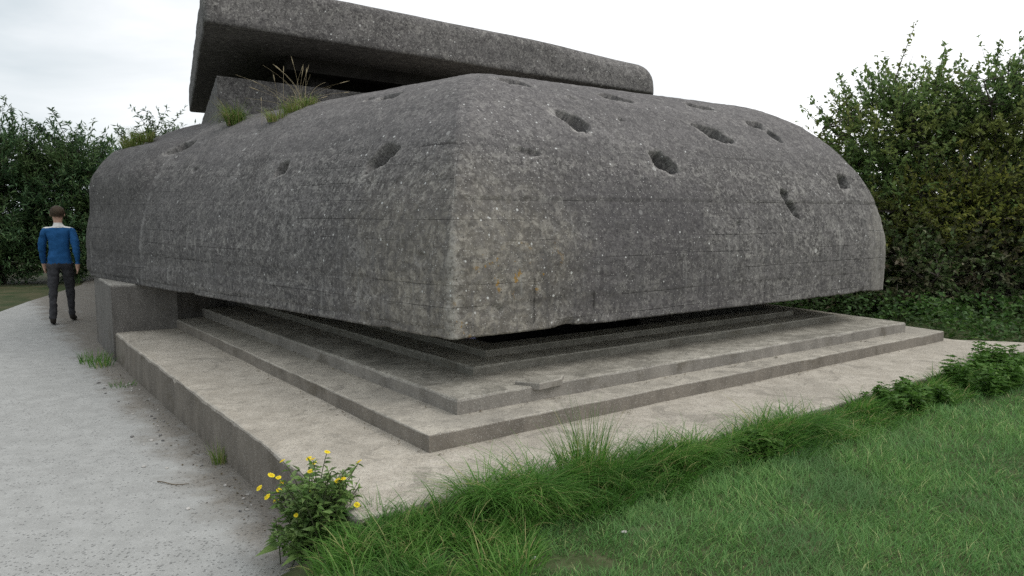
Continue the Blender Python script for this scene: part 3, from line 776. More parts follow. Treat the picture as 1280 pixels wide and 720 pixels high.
# ------------------------------------------------------------------ trees and bushes
M_bark = mat_simple('grey_brown_bark', (.05, .042, .033), (.13, .115, .095), 22, .95, .02)
def grow(name, base, blobs, nshoot, leaf, mat, label, cat_, group=None, limbs=7, shoot=.45, lps=16, sprigs=(), bare=0, up=.35, seed=1, trunk_r=.042, droop=0.):
    """blobs: (dx,dy,dz,rx,ry,rz) volumes of the crown; leaf=(len,width)"""
    g = np.random.default_rng(seed)
    base = np.array(base, float)
    r0 = root(name, tuple(base), label, cat_, group)
    B = np.array(blobs, float); vol = (B[:, 3] * B[:, 4] * B[:, 5]) ** .75; pr = vol / vol.sum()
    k = g.choice(len(B), nshoot, p=pr)
    u = g.normal(size=(nshoot, 3)); u /= np.linalg.norm(u, axis=1)[:, None]
    rad = g.uniform(.45, 1, nshoot) ** .55
    lump = 1 + .30 * fbm(u * 1.7 + k[:, None] * 9.1, 1.0, seed + 3, 3) + .12 * g.normal(size=nshoot)
    tip = base + B[k, :3] + u * B[k, 3:] * (rad * lump)[:, None]
    tip[:, 2] = np.maximum(tip[:, 2], base[2] + .08)
    # limbs
    lines, nodes = [], []
    for q in range(limbs):
        b = B[q % len(B)]
        end = base + b[:3] + g.normal(0, .45, 3) * b[3:]
        t = np.linspace(0, 1, 9)[:, None]
        st = base + np.array([g.normal(0, .1), g.normal(0, .1), -.05])
        mid = st + (end - st) * .5 + np.array([g.normal(0, .12), g.normal(0, .12), .25 * (end[2] - st[2]) * .4])
        pts = (1 - t) ** 2 * st + 2 * t * (1 - t) * mid + t * t * end
        pts[1:-1] += g.normal(0, .025, (7, 3))
        lines.append((pts, np.linspace(trunk_r, trunk_r * .22, 9) * g.uniform(.7, 1.1))); nodes.append(pts[2:])
    nodes = np.concatenate(nodes)
    Ps, Ds = [], []
    order = np.arange(nshoot)
    for s in order:
        d = np.linalg.norm(nodes - tip[s], axis=1) + np.maximum(nodes[:, 2] - tip[s, 2], 0) * 1.5
        nd = nodes[int(np.argmin(d))]
        L = np.linalg.norm(tip[s] - nd)
        out = unit(u[s] + np.array([0, 0, up]))
        e = tip[s]; c = nd + (e - nd) * .5 + np.array([0, 0, .12 * L])
        t = np.linspace(0, 1, 5)[:, None]
        pts = (1 - t) ** 2 * nd + 2 * t * (1 - t) * c + t * t * e
        fin = e + out * shoot * g.uniform(.5, 1.1) - np.array([0, 0, droop * shoot])
        pts = np.concatenate([pts, [fin]])
        if s % 3 == 0: lines.append((pts, np.array([.011, .009, .007, .005, .004, .0015])))
        else: lines.append((np.stack([pts[3], e, fin]), np.array([.005, .004, .0012])))
        if s >= bare:
            q = g.random(lps); a = pts[3] + (e - pts[3]) * np.clip(q * 2, 0, 1)[:, None] + (fin - e) * np.clip(q * 2 - 1, 0, 1)[:, None]
            dd = unit(fin - pts[3])[None] * .55 + g.normal(0, .6, (lps, 3)) + np.array([0, 0, .1])
            Ps.append(a + g.normal(0, .012, (lps, 3))); Ds.append(dd)
    for sp in sprigs:                           # long whips above the crown
        a, b = base + np.array(sp[0]), base + np.array(sp[1]); n = 12
        t = np.linspace(0, 1, n)[:, None]
        pts = a + (b - a) * t + np.array(sp[2] if len(sp) > 2 else (0, 0, 0)) * (t * t)
        lines.append((pts, np.linspace(.012, .002, n)))
        m = 62; q = g.random(m) ** .9; ip = np.stack([np.interp(q, t[:, 0], pts[:, c]) for c in range(3)], 1)
        Ps.append(ip); Ds.append(g.normal(0, .75, (m, 3)) + np.array([0, 0, .25]))
    V, F = tubes(lines, 5); link('trunk', mesh_np('trunk', V, F, smooth=True), M_bark, r0)
    P = np.concatenate(Ps); Dv = np.concatenate(Ds); n = len(P)
    sc = g.uniform(.6, 1.15, n)
    V, F = leaves(P, Dv, leaf[0] * sc, leaf[1] * sc, .22, curl=.12)
    rv = np.clip(g.normal(.45, .22, n) + .25 * fbm(P, 1.3, seed + 8, 2), 0, 1)
    link('crown', mesh_np('crown', V, [F], {'rnd': np.repeat(rv, 4)}), mat, r0)
    return r0

M_leafA = mat_leaf('hedge_tree_leaves', [(0.082, 0.141, 0.048), (0.135, 0.225, 0.074), (0.196, 0.290, 0.093), (0.305, 0.374, 0.128)], .9, .45, (0.234, 0.262, 0.073))
M_leafB = mat_leaf('yellowing_bush_leaves', [(0.075, 0.100, 0.024), (0.149, 0.179, 0.036), (0.239, 0.257, 0.054), (0.344, 0.329, 0.084)], 1.2, .45, (0.105, 0.129, 0.036))
M_leafD = mat_leaf('dark_undergrowth_leaves', [(0.040, 0.072, 0.024), (0.075, 0.122, 0.037), (0.112, 0.169, 0.060), (0.205, 0.187, 0.113)], 1.6, .3, (0.122, 0.085, 0.062))
M_gorse = mat_leaf('dark_evergreen_needles', [(0.043, 0.090, 0.043), (0.070, 0.139, 0.061), (0.102, 0.179, 0.072), (0.156, 0.227, 0.086)], 1.2, .35, (0.094, 0.146, 0.046))
M_weed = mat_leaf('leafy_weed_leaves', [(0.039, 0.098, 0.016), (0.072, 0.163, 0.026), (0.104, 0.215, 0.039), (0.156, 0.260, 0.065)], 3, .35)

gz0 = .25
grow('hedge_tree', (5.9, 11.9, gz0), [(.0, 0, 2.1, 1.15, 1.1, 1.2), (-.6, -.2, 1.5, .95, .8, 1.0), (-.95, -.1, 1.9, .55, .5, .5), (-1.3, 0, 1.85, .45, .45, .38), (-1.15, 0, 1.2, .6, .5, .6), (0, -.3, 1.0, 1.3, .9, .9), (.5, .1, 2.75, .8, .8, .85), (-.15, 0, 2.75, .6, .6, .7), (.9, 0, 1.9, .9, .9, 1.1)],
     2050, (.085, .048), M_leafA, 'tall loose green tree with one whip shoot rising beside the dome', 'tree', 'trees right of the bunker', 12,
     sprigs=[((-.1, 0, 3.1), (.10, 0, 4.2), (.16, 0, .1)), ((-.95, 0, 2.0), (-1.15, 0, 2.85), (.1, 0, 0)), ((.6, 0, 3.3), (.75, 0, 3.85)), ((-.35, 0, 2.9), (-.4, 0, 3.55)), ((-.75, 0, 2.1), (-.72, 0, 2.8)), ((1.1, 0, 3.1), (1.25, 0, 3.7))], seed=11, lps=20)
grow('hedge_tree', (7.7, 11.6, gz0), [(0, 0, 2.2, 1.2, 1.1, 1.3), (.4, 0, 2.9, .9, .8, .9), (-.5, 0, 2.7, .7, .7, .8), (-.2, -.3, 1.2, 1.1, .9, 1.0)],
     1500, (.085, .048), M_leafA, 'full green tree at the right end of the hedge', 'tree', 'trees right of the bunker', 10, sprigs=[((-.5, 0, 3.3), (-.45, 0, 3.95))], seed=12, lps=20)
grow('bush', (6.0, 10.7, gz0), [(0, 0, 1.35, .75, .7, .55), (.6, .1, 1.55, .7, .6, .5), (-.5, .15, 1.15, .55, .5, .5), (1.2, 0, 1.25, .7, .6, .6)],
     750, (.075, .046), M_leafB, 'yellow green bush with bare arching twigs in front of the tall trees', 'bush', None, 8, seed=13, lps=15, bare=26)
grow('bush', (5.2, 10.2, gz0), [(0, 0, .55, .6, .6, .5), (.7, .1, .6, .7, .6, .55), (1.5, .2, .6, .8, .6, .6), (2.4, .3, .7, .8, .6, .6), (-.6, .5, .4, .6, .6, .4)],
     1000, (.075, .055), M_leafD, 'dark shady undergrowth bush beneath the yellow green bush', 'bush', None, 9, seed=14, lps=15, bare=40, droop=.3)
for q, (bx, by, hh, sd, lb) in enumerate(((9.8, 13.2, 3.4, 21, 'rounded tree behind the full green tree'), (11.5, 15.0, 3.8, 22, 'distant green tree at the outer end of the hedge'), (4.0, 15.5, 3.0, 23, 'low green tree hidden close behind the dome'))):
    grow('hedge_tree', (bx, by, .1), [(0, 0, hh * .55, 1.3, 1.2, hh * .4), (.5, 0, hh * .7, .8, .8, hh * .25), (-.5, 0, hh * .4, 1.0, .9, hh * .3)], 900, (.10, .06), M_leafA, lb, 'tree', 'trees right of the bunker', 8, seed=sd, lps=15)
# ground cover beneath the trees
cl = []
P, Dd_ = [], []
n = 24000
x = rng.uniform(2.9, 11, n); y = rng.uniform(7.4, 12.5, n)
ok = (~inside_poly(x, y, [(-1, 3), (3.7, 6.2), (5.6, 7.70), (4.76, 8.0), (3.74, 9.9), (2.9, 11.7), (-1, 12)]))
x, y = x[ok], y[ok]; p0 = np.stack([x, y, 0 * x], 1); n = len(x)
z = lawn_z(x, y) + rng.random(n) ** 1.3 * .30 * (1 + .8 * fbm(p0, 1.6, 91, 3))
V, F = leaves(np.stack([x, y, z], 1), rng.normal(0, 1, (n, 3)) * np.array([1, 1, .45]), rng.uniform(.04, .09, n), rng.uniform(.03, .055, n), .15, curl=.2)
rv = np.clip(rng.normal(.35, .2, n) + .3 * fbm(p0, 1.2, 93, 2), 0, 1)
M_cover = mat_leaf('ground_cover_leaves', [(0.031, 0.070, 0.016), (0.051, 0.123, 0.026), (0.085, 0.175, 0.032), (0.136, 0.228, 0.056)], 1.4, .3, (0.048, 0.079, 0.026))
tag(link('ground_cover', mesh_np('ground_cover', V, [F], {'rnd': np.repeat(rv, 4)}), M_cover), 'low leafy ground cover behind the right end of the steps', 'ground cover', kind='stuff')

# trees on the left, beyond the path
LT = [(-13.6, 18.2, 3.9, 31, 'dark evergreen tree at the outer left end of the row'), (-12.1, 18.0, 4.1, 32, 'tall dark evergreen tree behind the walking person'),
      (-10.75, 18.6, 3.9, 33, 'dense dark evergreen tree nearest the left flank of the bunker'), (-10.1, 20.6, 3.75, 34, 'bushy green tree in the dip behind the dome'),
      (-9.4, 21.2, 4.25, 35, 'spiky green tree poking above the left shoulder of the dome'), (-15.6, 19.2, 4.3, 36, 'broad evergreen tree beyond the outer left one')]
for bx, by, hh, sd, lb in LT:
    g = np.random.default_rng(sd)
    sp = [((g.normal(0, .5), 0, hh * .78), (g.normal(0, .6), 0, hh * g.uniform(.95, 1.08))) for _ in range(9)]
    grow('evergreen_tree', (bx, by, -.02), [(0, 0, hh * .45, 1.15, 1.0, hh * .36), (.35, 0, hh * .68, .7, .7, hh * .22), (-.45, 0, hh * .62, .7, .7, hh * .24), (0, -.2, hh * .22, 1.2, 1.0, hh * .2)],
         1300, (.15, .042), M_gorse, lb, 'tree', 'evergreen trees left of the bunker', 8, shoot=.42, lps=20, sprigs=sp, up=.9, seed=sd)

# leafy weeds at the right end of the grass fringe
def weed(name, spots, label, seed):
    g = np.random.default_rng(seed); c0 = spots[0]
    r0 = root(name, (c0[0], c0[1], float(lawn_z(c0[0], c0[1]))), label, 'weed')
    lines, Ps, Ds, Ls = [], [], [], []
    for sx, sy, H in spots:
        z0 = float(lawn_z(sx, sy)) - .01
        for q in range(7):
            a = g.uniform(0, 6.28); hh = H * g.uniform(.6, 1.05); ln = g.uniform(.05, .5) * hh
            t = np.linspace(0, 1, 6)[:, None]
            pts = np.array([sx + g.normal(0, .04), sy + g.normal(0, .04), z0]) + np.concatenate([np.array([math.cos(a), math.sin(a)]) * ln * t * t, hh * t], 1)
            lines.append((pts, np.linspace(.003, .0015, 6)))
            for t_ in np.linspace(.2, 1, 6):
                p = pts[0] + (pts[-1] - pts[0]) * t_
                for w in range(4):
                    b = a + w * 1.57 + t_ * 9; Ps.append(p); Ds.append((math.cos(b), math.sin(b), g.uniform(.0, .5))); Ls.append(g.uniform(.035, .065) * (1.15 - .4 * t_))
    V, F = tubes(lines, 4); link('stems', mesh_np('stems', V, F, {'rnd': np.full(len(V), .4)}), M_weed, r0)
    P, Dv, L = np.array(Ps), np.array(Ds), np.array(Ls)
    V, F = leaves(P, Dv, L, L * .62, .18, curl=.25)
    link('foliage', mesh_np('foliage', V, [F], {'rnd': np.repeat(np.clip(g.normal(.5, .22, len(P)), 0, 1), 4)}), M_weed, r0)
def wspots(n, t0, t1, H, o0=.02, o1=.4):
    out = []
    for q in range(n):
        e = edge_pt(rng.uniform(t0, t1)) + np.array([.56, -.83]) * rng.uniform(o0, o1); out.append((e[0], e[1], H * rng.uniform(.75, 1.1)))
    return out
weed('leafy_weed', wspots(24, 5.0, 6.1, .23), 'bright green leafy weed clump by the far right plinth edge', 51)
weed('leafy_weed', wspots(12, 3.9, 4.6, .16, .02, .25), 'small leafy weed clump among long grass, left of the brighter weeds', 52)
weed('leafy_weed', wspots(6, 2.25, 2.45, .16, .1, .25), 'single broad leaved weed half buried in the fringe grass', 53)

# broad-leaved dock rosettes in the lawn
def dock(x, y, label, seed, L=.10):
    g = np.random.default_rng(seed); n = 9; a = np.linspace(0, 6.28, n, endpoint=False) + g.normal(0, .3, n)
    P = np.tile([x, y, float(lawn_z(x, y)) + .015], (n, 1)); D_ = np.stack([np.cos(a), np.sin(a), g.uniform(.2, 1.0, n)], 1)
    V, F = leaves(P, D_, L * g.uniform(.7, 1.1, n), .035, .1, curl=.3)
    tag(link('dock_plant', mesh_np('dock_plant', V, [F], {'rnd': np.repeat(g.uniform(.5, 1, n), 4)}), M_leafB), label, 'plant')
dock(1.18, 4.22, 'small dull broad leaved plant on the lawn below the fringe grass', 61)

# ------------------------------------------------------------------ yellow flowers
M_fl_leaf = mat_leaf('fleabane_leaves', [(0.082, 0.151, 0.042), (0.143, 0.253, 0.065), (0.223, 0.346, 0.103), (0.305, 0.426, 0.143)], 6, .3, (0.143, 0.181, 0.090))
M_petal = mat_simple('yellow_petals', (.72, .56, .015), (.85, .70, .03), 60, .6, .001)
M_disc = mat_simple('orange_flower_disc', (.62, .40, .012), (.75, .53, .02), 300, .8, .004)
M_stem = mat_leaf('fleabane_stems', [(.05, .07, .03), (.09, .10, .05)], 8, .1)
def flower_meshes():
    V, F = [], []
    n = 26
    for q in range(n):
        a = 2 * math.pi * q / n + random.uniform(-.05, .05); L = random.uniform(.0135, .0165); w = .0022
        c, s = math.cos(a), math.sin(a); b = len(V)
        for r, ww, z in ((.004, w * .8, .001), (L * .75, w, .0015 + random.uniform(-.001, .002)), (L, w * .5, .0005)):
            V += [(c * r - s * ww, s * r + c * ww, z), (c * r + s * ww, s * r - c * ww, z)]
        F += [(b, b + 1, b + 3, b + 2), (b + 2, b + 3, b + 5, b + 4)]
    pm = mesh_np('petals', V, [np.array(F)])
    pm.materials.append(M_petal)
    bm = bmesh.new(); bmesh.ops.create_uvsphere(bm, u_segments=12, v_segments=6, radius=.0078)
    for v in bm.verts: v.co.z = v.co.z * .45 + .0015
    dm = bpy.data.meshes.new('flower_disc'); bm.to_mesh(dm); bm.free(); dm.materials.append(M_disc)
    return pm, dm
PM, DM = flower_meshes()
def px2pt(u, v, y):
    """point at distance y in front of the viewpoint used to measure the photograph"""
    a, b = (u - 640) / 950, (v - 360) / 950; p = R_(5.66)
    fw = math.cos(p) - b * math.sin(p); dn = math.sin(p) + b * math.cos(p); t = y / fw
    return np.array([a * t, y, 1.65 - dn * t])
def fleabane():
    g = np.random.default_rng(77)
    base = np.array([-.90, 3.40, .02])
    r0 = root('fleabane_plant', tuple(base), 'bushy green plant with small yellow daisy flowers at the plinth corner', 'flowering plant')
    heads = [(353, 576), (386, 573), (391, 574), (393, 579), (388, 589), (409, 565), (449, 577), (422, 601), (428, 598), (388, 618), (348, 597), (339, 594), (324, 610), (349, 613), (334, 621), (345, 626), (446, 631), (352, 603), (370, 644), (400, 677)]
    lines, Ps, Ds, Ls = [], [], [], []
    for q, (u, v) in enumerate(heads):
        y = 3.40 + g.uniform(-.13, .16); tip = px2pt(u, v, y)
        b = base + np.array([g.normal(0, .05), g.normal(0, .04), 0]); t = np.linspace(0, 1, 8)[:, None]
        c = np.array([b[0] * .6 + tip[0] * .4, b[1] * .6 + tip[1] * .4, b[2] + (tip[2] - b[2]) * .75])
        pts = (1 - t) ** 2 * b + 2 * t * (1 - t) * c + t * t * tip
        lines.append((pts, np.linspace(.003, .0014, 8)))
        f = bpy.data.objects.new('flower', PM); COL.objects.link(f); f.parent = r0
        f.location = Vector(tip - base)
        face = Vector((g.normal(0, .35), -.35 + g.normal(0, .35), 1)) if q not in (9,) else Vector((0, -1, .25))
        if q in (12, 14): face = Vector((-.5, -.5, .8))
        f.rotation_euler = face.to_track_quat('Z', 'Y').to_euler()
        s = g.uniform(.85, 1.15) if q < 17 else .7
        f.scale = (s, s, s)
        d = bpy.data.objects.new('flower_disc', DM); COL.objects.link(d); d.parent = f
    for q in range(120):                         # leafy shoots without flowers
        u, v = g.uniform(335, 450), g.uniform(585, 680); 
        k_ = (u - 395) / 60
        if k_ ** 2 + ((v - 640) / 75) ** 2 > 1.15: continue
        y = 3.40 + g.uniform(-.2, .18); tip = px2pt(u, v, y); tip[2] = max(tip[2], .06)
        b = base + np.array([g.normal(0, .06), g.normal(0, .05), 0]); t = np.linspace(0, 1, 8)[:, None]
        c = np.array([b[0] * .6 + tip[0] * .4, b[1] * .6 + tip[1] * .4, b[2] + (tip[2] - b[2]) * .75])
        lines.append(((1 - t) ** 2 * b + 2 * t * (1 - t) * c + t * t * tip, np.linspace(.003, .0014, 8)))
    for pts, _ in lines:
        m = 20; L0 = np.linalg.norm(pts[-1] - pts[0])
        for t_ in g.uniform(.22, .97, m):
            i = int(t_ * 6.99); p = pts[i] + (pts[i + 1] - pts[i]) * (t_ * 7 - i) if i < 7 else pts[-1]
            a = g.uniform(0, 6.28); Ps.append(p); Ds.append((math.cos(a), math.sin(a), g.uniform(-.1, .7)))
            Ls.append(g.uniform(.035, .065) * (1.35 - .7 * t_) * (1.6 if g.random() < .12 else 1))
    V, F = tubes(lines, 4); link('stems', mesh_np('stems', V, F, {'rnd': g.random(len(V))}), M_stem, r0)
    P, Dv, L = np.array(Ps), np.array(Ds), np.array(Ls)
    V, F = leaves(P, Dv, L, L * .40, .15, curl=.3)
    link('foliage', mesh_np('foliage', V, [F], {'rnd': np.repeat(np.clip(g.normal(.45, .25, len(P)), 0, 1), 4)}), M_fl_leaf, r0)
fleabane()

# ------------------------------------------------------------------ litter
M_twig = mat_simple('dry_twig', (.11, .085, .06), (.2, .16, .11), 40)
t = np.linspace(0, 1, 9)[:, None]
def ground_pt(u, v, z=0):
    a, b = (u - 640) / 950, (v - 360) / 950; p = R_(5.66); fw = math.cos(p) - b * math.sin(p); dn = math.sin(p) + b * math.cos(p); t = (1.65 - z) / dn
    return np.array([a * t, fw * t, z])
a, b = ground_pt(197, 603), ground_pt(236, 606)
pts = a + (b - a) * t + np.concatenate([.0 * t, -.02 * np.sin(t * 3.1), .006 + .004 * np.sin(t * 7)], 1)
V, F = tubes([(pts, np.linspace(.004, .002, 9)), (pts[5] + (np.array([.02, -.03, .003])) * t, np.linspace(.002, .001, 9))], 5)
tag(link('twig', mesh_np('twig', V, F), M_twig), 'thin brown twig lying on the grey path', 'twig')
M_stone = mat_simple('pale_pebble', (.36, .34, .31), (.55, .53, .5), 30)
M_dstone = mat_simple('grey_pebble', (.1, .1, .1), (.22, .21, .2), 30)
def pebble_mesh(seed, mat):
    g = np.random.default_rng(seed); bm = bmesh.new(); bmesh.ops.create_icosphere(bm, subdivisions=2, radius=1)
    vs = np.array([v.co for v in bm.verts]); d = 1 + .3 * fbm(vs, 1.2, seed, 2)
    for v, k_ in zip(bm.verts, d): v.co = Vector((v.co.x * k_ * 1.2, v.co.y * k_ * .9, v.co.z * k_ * .6))
    me = bpy.data.meshes.new('pebble'); bm.to_mesh(me); bm.free(); me.materials.append(mat)
    me.polygons.foreach_set('use_smooth', np.ones(len(me.polygons), bool)); return me
pmz = [pebble_mesh(s, M_stone if s % 3 else M_dstone) for s in range(5)]
g = np.random.default_rng(5)
for q in range(40):                               # loose stones at the plinth foot
    t_ = g.uniform(.2, 4.6); e = np.array([-1.25, 4.0]) + np.array([-.591, .807]) * t_ + np.array([-.807, -.591]) * (abs(g.normal(0, .22)) + .03)
    o = bpy.data.objects.new('pebble', pmz[q % 5]); COL.objects.link(o); s = g.uniform(.006, .016)
    o.location = (e[0], e[1], s * .3); o.scale = (s, s, s); o.rotation_euler = (0, 0, g.uniform(0, 6))
    tag(o, 'small loose stone lying along the foot of the plinth wall', 'pebble', 'loose stones along the plinth foot')
for u, v, lb in ((780, 673, 'small white stone in the short lawn grass'), (668, 706, 'pale stone on the bare patch of lawn')):
    e = ground_pt(u, v, .22); o = bpy.data.objects.new('pebble', pmz[1]); COL.objects.link(o); o.location = (e[0], e[1], float(lawn_z(e[0], e[1])) + .02); o.scale = (.012,) * 3
    tag(o, lb, 'pebble')

# dead leaves and crumbs gathered at the foot of the risers
M_litter = mat_leaf('dead_leaf_litter', [(.06, .045, .03), (.12, .09, .055), (.2, .16, .10), (.10, .10, .06)], 4, .1)
Pl = []
for zz, A_, B_, C_, n_ in ((.325, (-3.85, 8.68), (-.47, 4.07), (4.45, 7.78), 130), (.425, (-3.3, 8.5), (-.345, 4.50), (4.05, 7.74), 110), (-.0, (-4.3, 8.05), (-1.74, 4.62), (-1.0, 3.62), 170)):
    A_, B_, C_ = map(np.array, (A_, B_, C_))
    for q in range(n_):
        f = g.random(); a_, b_ = (A_, B_) if g.random() < np.linalg.norm(B_ - A_) / (np.linalg.norm(B_ - A_) + np.linalg.norm(C_ - B_)) else (B_, C_)
        p = a_ + (b_ - a_) * f; d_ = (b_ - a_) / np.linalg.norm(b_ - a_); o_ = np.array([d_[1], -d_[0]])
        if o_[1] > 0: o_ = -o_
        p = p + o_ * abs(g.normal(0, .035 if zz > .1 else .10)); Pl.append((p[0], p[1], zz + .004))
Pl = np.array(Pl); n = len(Pl)
V, F = leaves(Pl, g.normal(0, 1, (n, 3)) * np.array([1, 1, .12]), g.uniform(.008, .026, n), g.uniform(.006, .014, n), .1, curl=.15)
tag(link('leaf_litter', mesh_np('leaf_litter', V, [F], {'rnd': np.repeat(g.random(n), 4)}), M_litter), 'scattered dead leaf crumbs along the foot of the risers', 'leaf litter', kind='stuff')

# ------------------------------------------------------------------ people
def person(loc, rotz, jacket, trousers, label, walking=True, yoke=None, collar=1.50):
    r0 = root('person', loc, label, 'person'); r0.rotation_euler = (0, 0, rotz)
    st = .20 if walking else .02
    J = {'pelvis': (0, 0, .93, .135), 'waist': (0, .0, 1.08, .125), 'chest': (0, .01, 1.28, .145), 'neckb': (0, .0, 1.45, .075), 'neck': (0, .01, 1.52, .055), 'head': (0, .02, 1.60, .085), 'crown': (0, .015, 1.69, .08)}
    ch = [('pelvis', 'waist'), ('waist', 'chest'), ('chest', 'neckb'), ('neckb', 'neck'), ('neck', 'head'), ('head', 'crown')]
    for s, n in ((-1, 'l'), (1, 'r')):
        f = s * st
        J.update({n + 'hip': (s * .09, 0, .88, .098), n + 'knee': (s * .10, f * .45 + .03, .50, .066), n + 'ank': (s * .10, f - (.05 if f < 0 else 0), .10, .046), n + 'heel': (s * .105, f - .03, .05, .042), n + 'toe': (s * .12, f + .17, .03, .035),
                  n + 'sh': (s * .18, 0, 1.40, .068), n + 'elb': (s * .232, -f * .4 - .03, 1.13, .05), n + 'wri': (s * .238, -f * .8 + .06, .90, .033), n + 'palm': (s * .236, -f * .85 + .08, .83, .034)})
        ch += [('pelvis', n + 'hip'), (n + 'hip', n + 'knee'), (n + 'knee', n + 'ank'), (n + 'ank', n + 'heel'), (n + 'heel', n + 'toe'), ('chest', n + 'sh'), (n + 'sh', n + 'elb'), (n + 'elb', n + 'wri'), (n + 'wri', n + 'palm')]
        for q in range(4):
            x0, y0, z0, _ = J[n + 'palm']; J[n + 'f%d' % q] = (x0, y0 + (q - 1.5) * .02, z0 - .05, .010); J[n + 'g%d' % q] = (x0 - s * .012, y0 + (q - 1.5) * .02 + .006, z0 - .085 - (.01 if q in (1, 2) else 0), .008)
            ch += [(n + 'palm', n + 'f%d' % q), (n + 'f%d' % q, n + 'g%d' % q)]
        x0, y0, z0, _ = J[n + 'palm']; J[n + 'th'] = (x0 - s * .01, y0 + .045, z0 - .035, .011); ch.append((n + 'palm', n + 'th'))
    names = list(J); me = bpy.data.meshes.new('body')
    me.from_pydata([J[n][:3] for n in names], [(names.index(a), names.index(b)) for a, b in ch], [])
    o = bpy.data.objects.new('body_tmp', me); COL.objects.link(o)
    md = o.modifiers.new('s', 'SKIN'); sv = me.skin_vertices[0].data
    for k_, n in enumerate(names): r = J[n][3]; sv[k_].radius = (r, r * (.72 if n in ('pelvis', 'waist', 'chest') else 1)); sv[k_].use_root = n == 'pelvis'
    for n in ('pelvis', 'waist', 'chest'): sv[names.index(n)].radius = (J[n][3] * 1.1, J[n][3] * .8)
    su = o.modifiers.new('u', 'SUBSURF'); su.levels = su.render_levels = 3
    bpy.context.view_layer.update()
    bm_ = bpy.data.meshes.new_from_object(o.evaluated_get(bpy.context.evaluated_depsgraph_get()))
    bpy.data.objects.remove(o)
    mats = [mat_simple('skin', (.42, .26, .19), (.5, .32, .24), 20, .6, .001), mat_simple('jacket_cloth', *jacket, 12, .85, .006), mat_simple('trouser_cloth', *trousers, 14, .9, .006),
            mat_simple('shoe_leather', (.02, .018, .016), (.04, .035, .03), 20, .6, .002), mat_simple('collar_cloth', (.6, .6, .57), (.72, .71, .68), 14, .9, .004)]
    for m_ in mats: bm_.materials.append(m_)
    for f in bm_.polygons:
        c = f.center
        if c.z > collar: i_ = 0
        elif c.z > 1.425 and yoke: i_ = 4
        elif abs(c.x) > .19 and c.z < .885: i_ = 0
        elif c.z > .90 or abs(c.x) > .19: i_ = 1
        elif c.z > .095: i_ = 2
        else: i_ = 3
        f.material_index = i_; f.use_smooth = True
    vv = np.array([v.co for v in bm_.vertices]); nn = np.array([v.normal for v in bm_.vertices])
    fold = (fbm(vv * np.array([1, 1, 1.8]), 7, 5, 3) * .016 + .0025 * np.sin(vv[:, 2] * 60 + 7 * fbm(vv, 6, 8, 2))) * ((vv[:, 2] > .1) & (vv[:, 2] < 1.47) & ((np.abs(vv[:, 0]) < .185) | (vv[:, 2] > .9)))
    hem = .012 * sstep(.80, .86, vv[:, 2]) * sstep(.93, .89, vv[:, 2]) * (np.abs(vv[:, 0]) < .2)
    bm_.vertices.foreach_set('co', (vv + nn * (fold + hem)[:, None]).astype(np.float32).ravel())
    b = bpy.data.objects.new('body', bm_); COL.objects.link(b); b.parent = r0
    # face and hair
    bm = bmesh.new(); bmesh.ops.create_uvsphere(bm, u_segments=20, v_segments=14, radius=.098)
    for v in list(bm.verts):
        if v.co.y > .045 and v.co.z < .035 or v.co.z < -.075: bm.verts.remove(v)
        else: v.co += Vector((0, 0, 0)) + v.co * .06 * random.uniform(-.5, 1)
    hm = bpy.data.meshes.new('hair'); bm.to_mesh(hm); bm.free()
    for p_ in hm.polygons: p_.use_smooth = True
    h = link('hair', hm, mat_simple('brown_hair', (.03, .02, .013), (.07, .05, .03), 60, .6, .01)); h.parent = r0; h.location = (0, .005, 1.655)
    for s in (-1, 1):
        bm = bmesh.new(); bmesh.ops.create_uvsphere(bm, u_segments=8, v_segments=6, radius=.011); em = bpy.data.meshes.new('eye'); bm.to_mesh(em); bm.free()
        e = link('eye', em, mats[3]); e.parent = r0; e.location = (s * .032, .098, 1.645)
    bm = bmesh.new(); bmesh.ops.create_cone(bm, cap_ends=True, segments=8, radius1=.017, radius2=.006, depth=.045); nm = bpy.data.meshes.new('nose'); bm.to_mesh(nm); bm.free()
    e = link('nose', nm, mats[0]); e.parent = r0; e.location = (0, .112, 1.615)
    bm = bmesh.new(); bmesh.ops.create_cube(bm, size=1); bmesh.ops.scale(bm, vec=(.045, .01, .01), verts=bm.verts); mm = bpy.data.meshes.new('mouth'); bm.to_mesh(mm); bm.free()
    e = link('mouth', mm, mat_simple('lips', (.3, .12, .1), (.35, .15, .12), 20)); e.parent = r0; e.location = (0, .1, 1.57)
    for s in (-1, 1):
        bm = bmesh.new(); bmesh.ops.create_uvsphere(bm, u_segments=8, v_segments=6, radius=.028); bmesh.ops.scale(bm, vec=(.35, .7, 1.1), verts=bm.verts); em = bpy.data.meshes.new('ear'); bm.to_mesh(em); bm.free()
        e = link('ear', em, mats[0]); e.parent = r0; e.location = (s * .09, .01, 1.625)
    return r0
person((-6.76, 11.35, 0), R_(24), ((.012, .075, .20), (.02, .10, .26)), ((.03, .03, .033), (.06, .06, .065)), 'person in a blue jacket and dark trousers walking on the path', True, yoke=True)
person((-.36, 6.22, -.93), R_(180), ((.30, .32, .56), (.36, .38, .62)), ((.03, .03, .04), (.05, .05, .06)), 'person in slate blue standing inside the bunker behind the slit', False, collar=1.59)

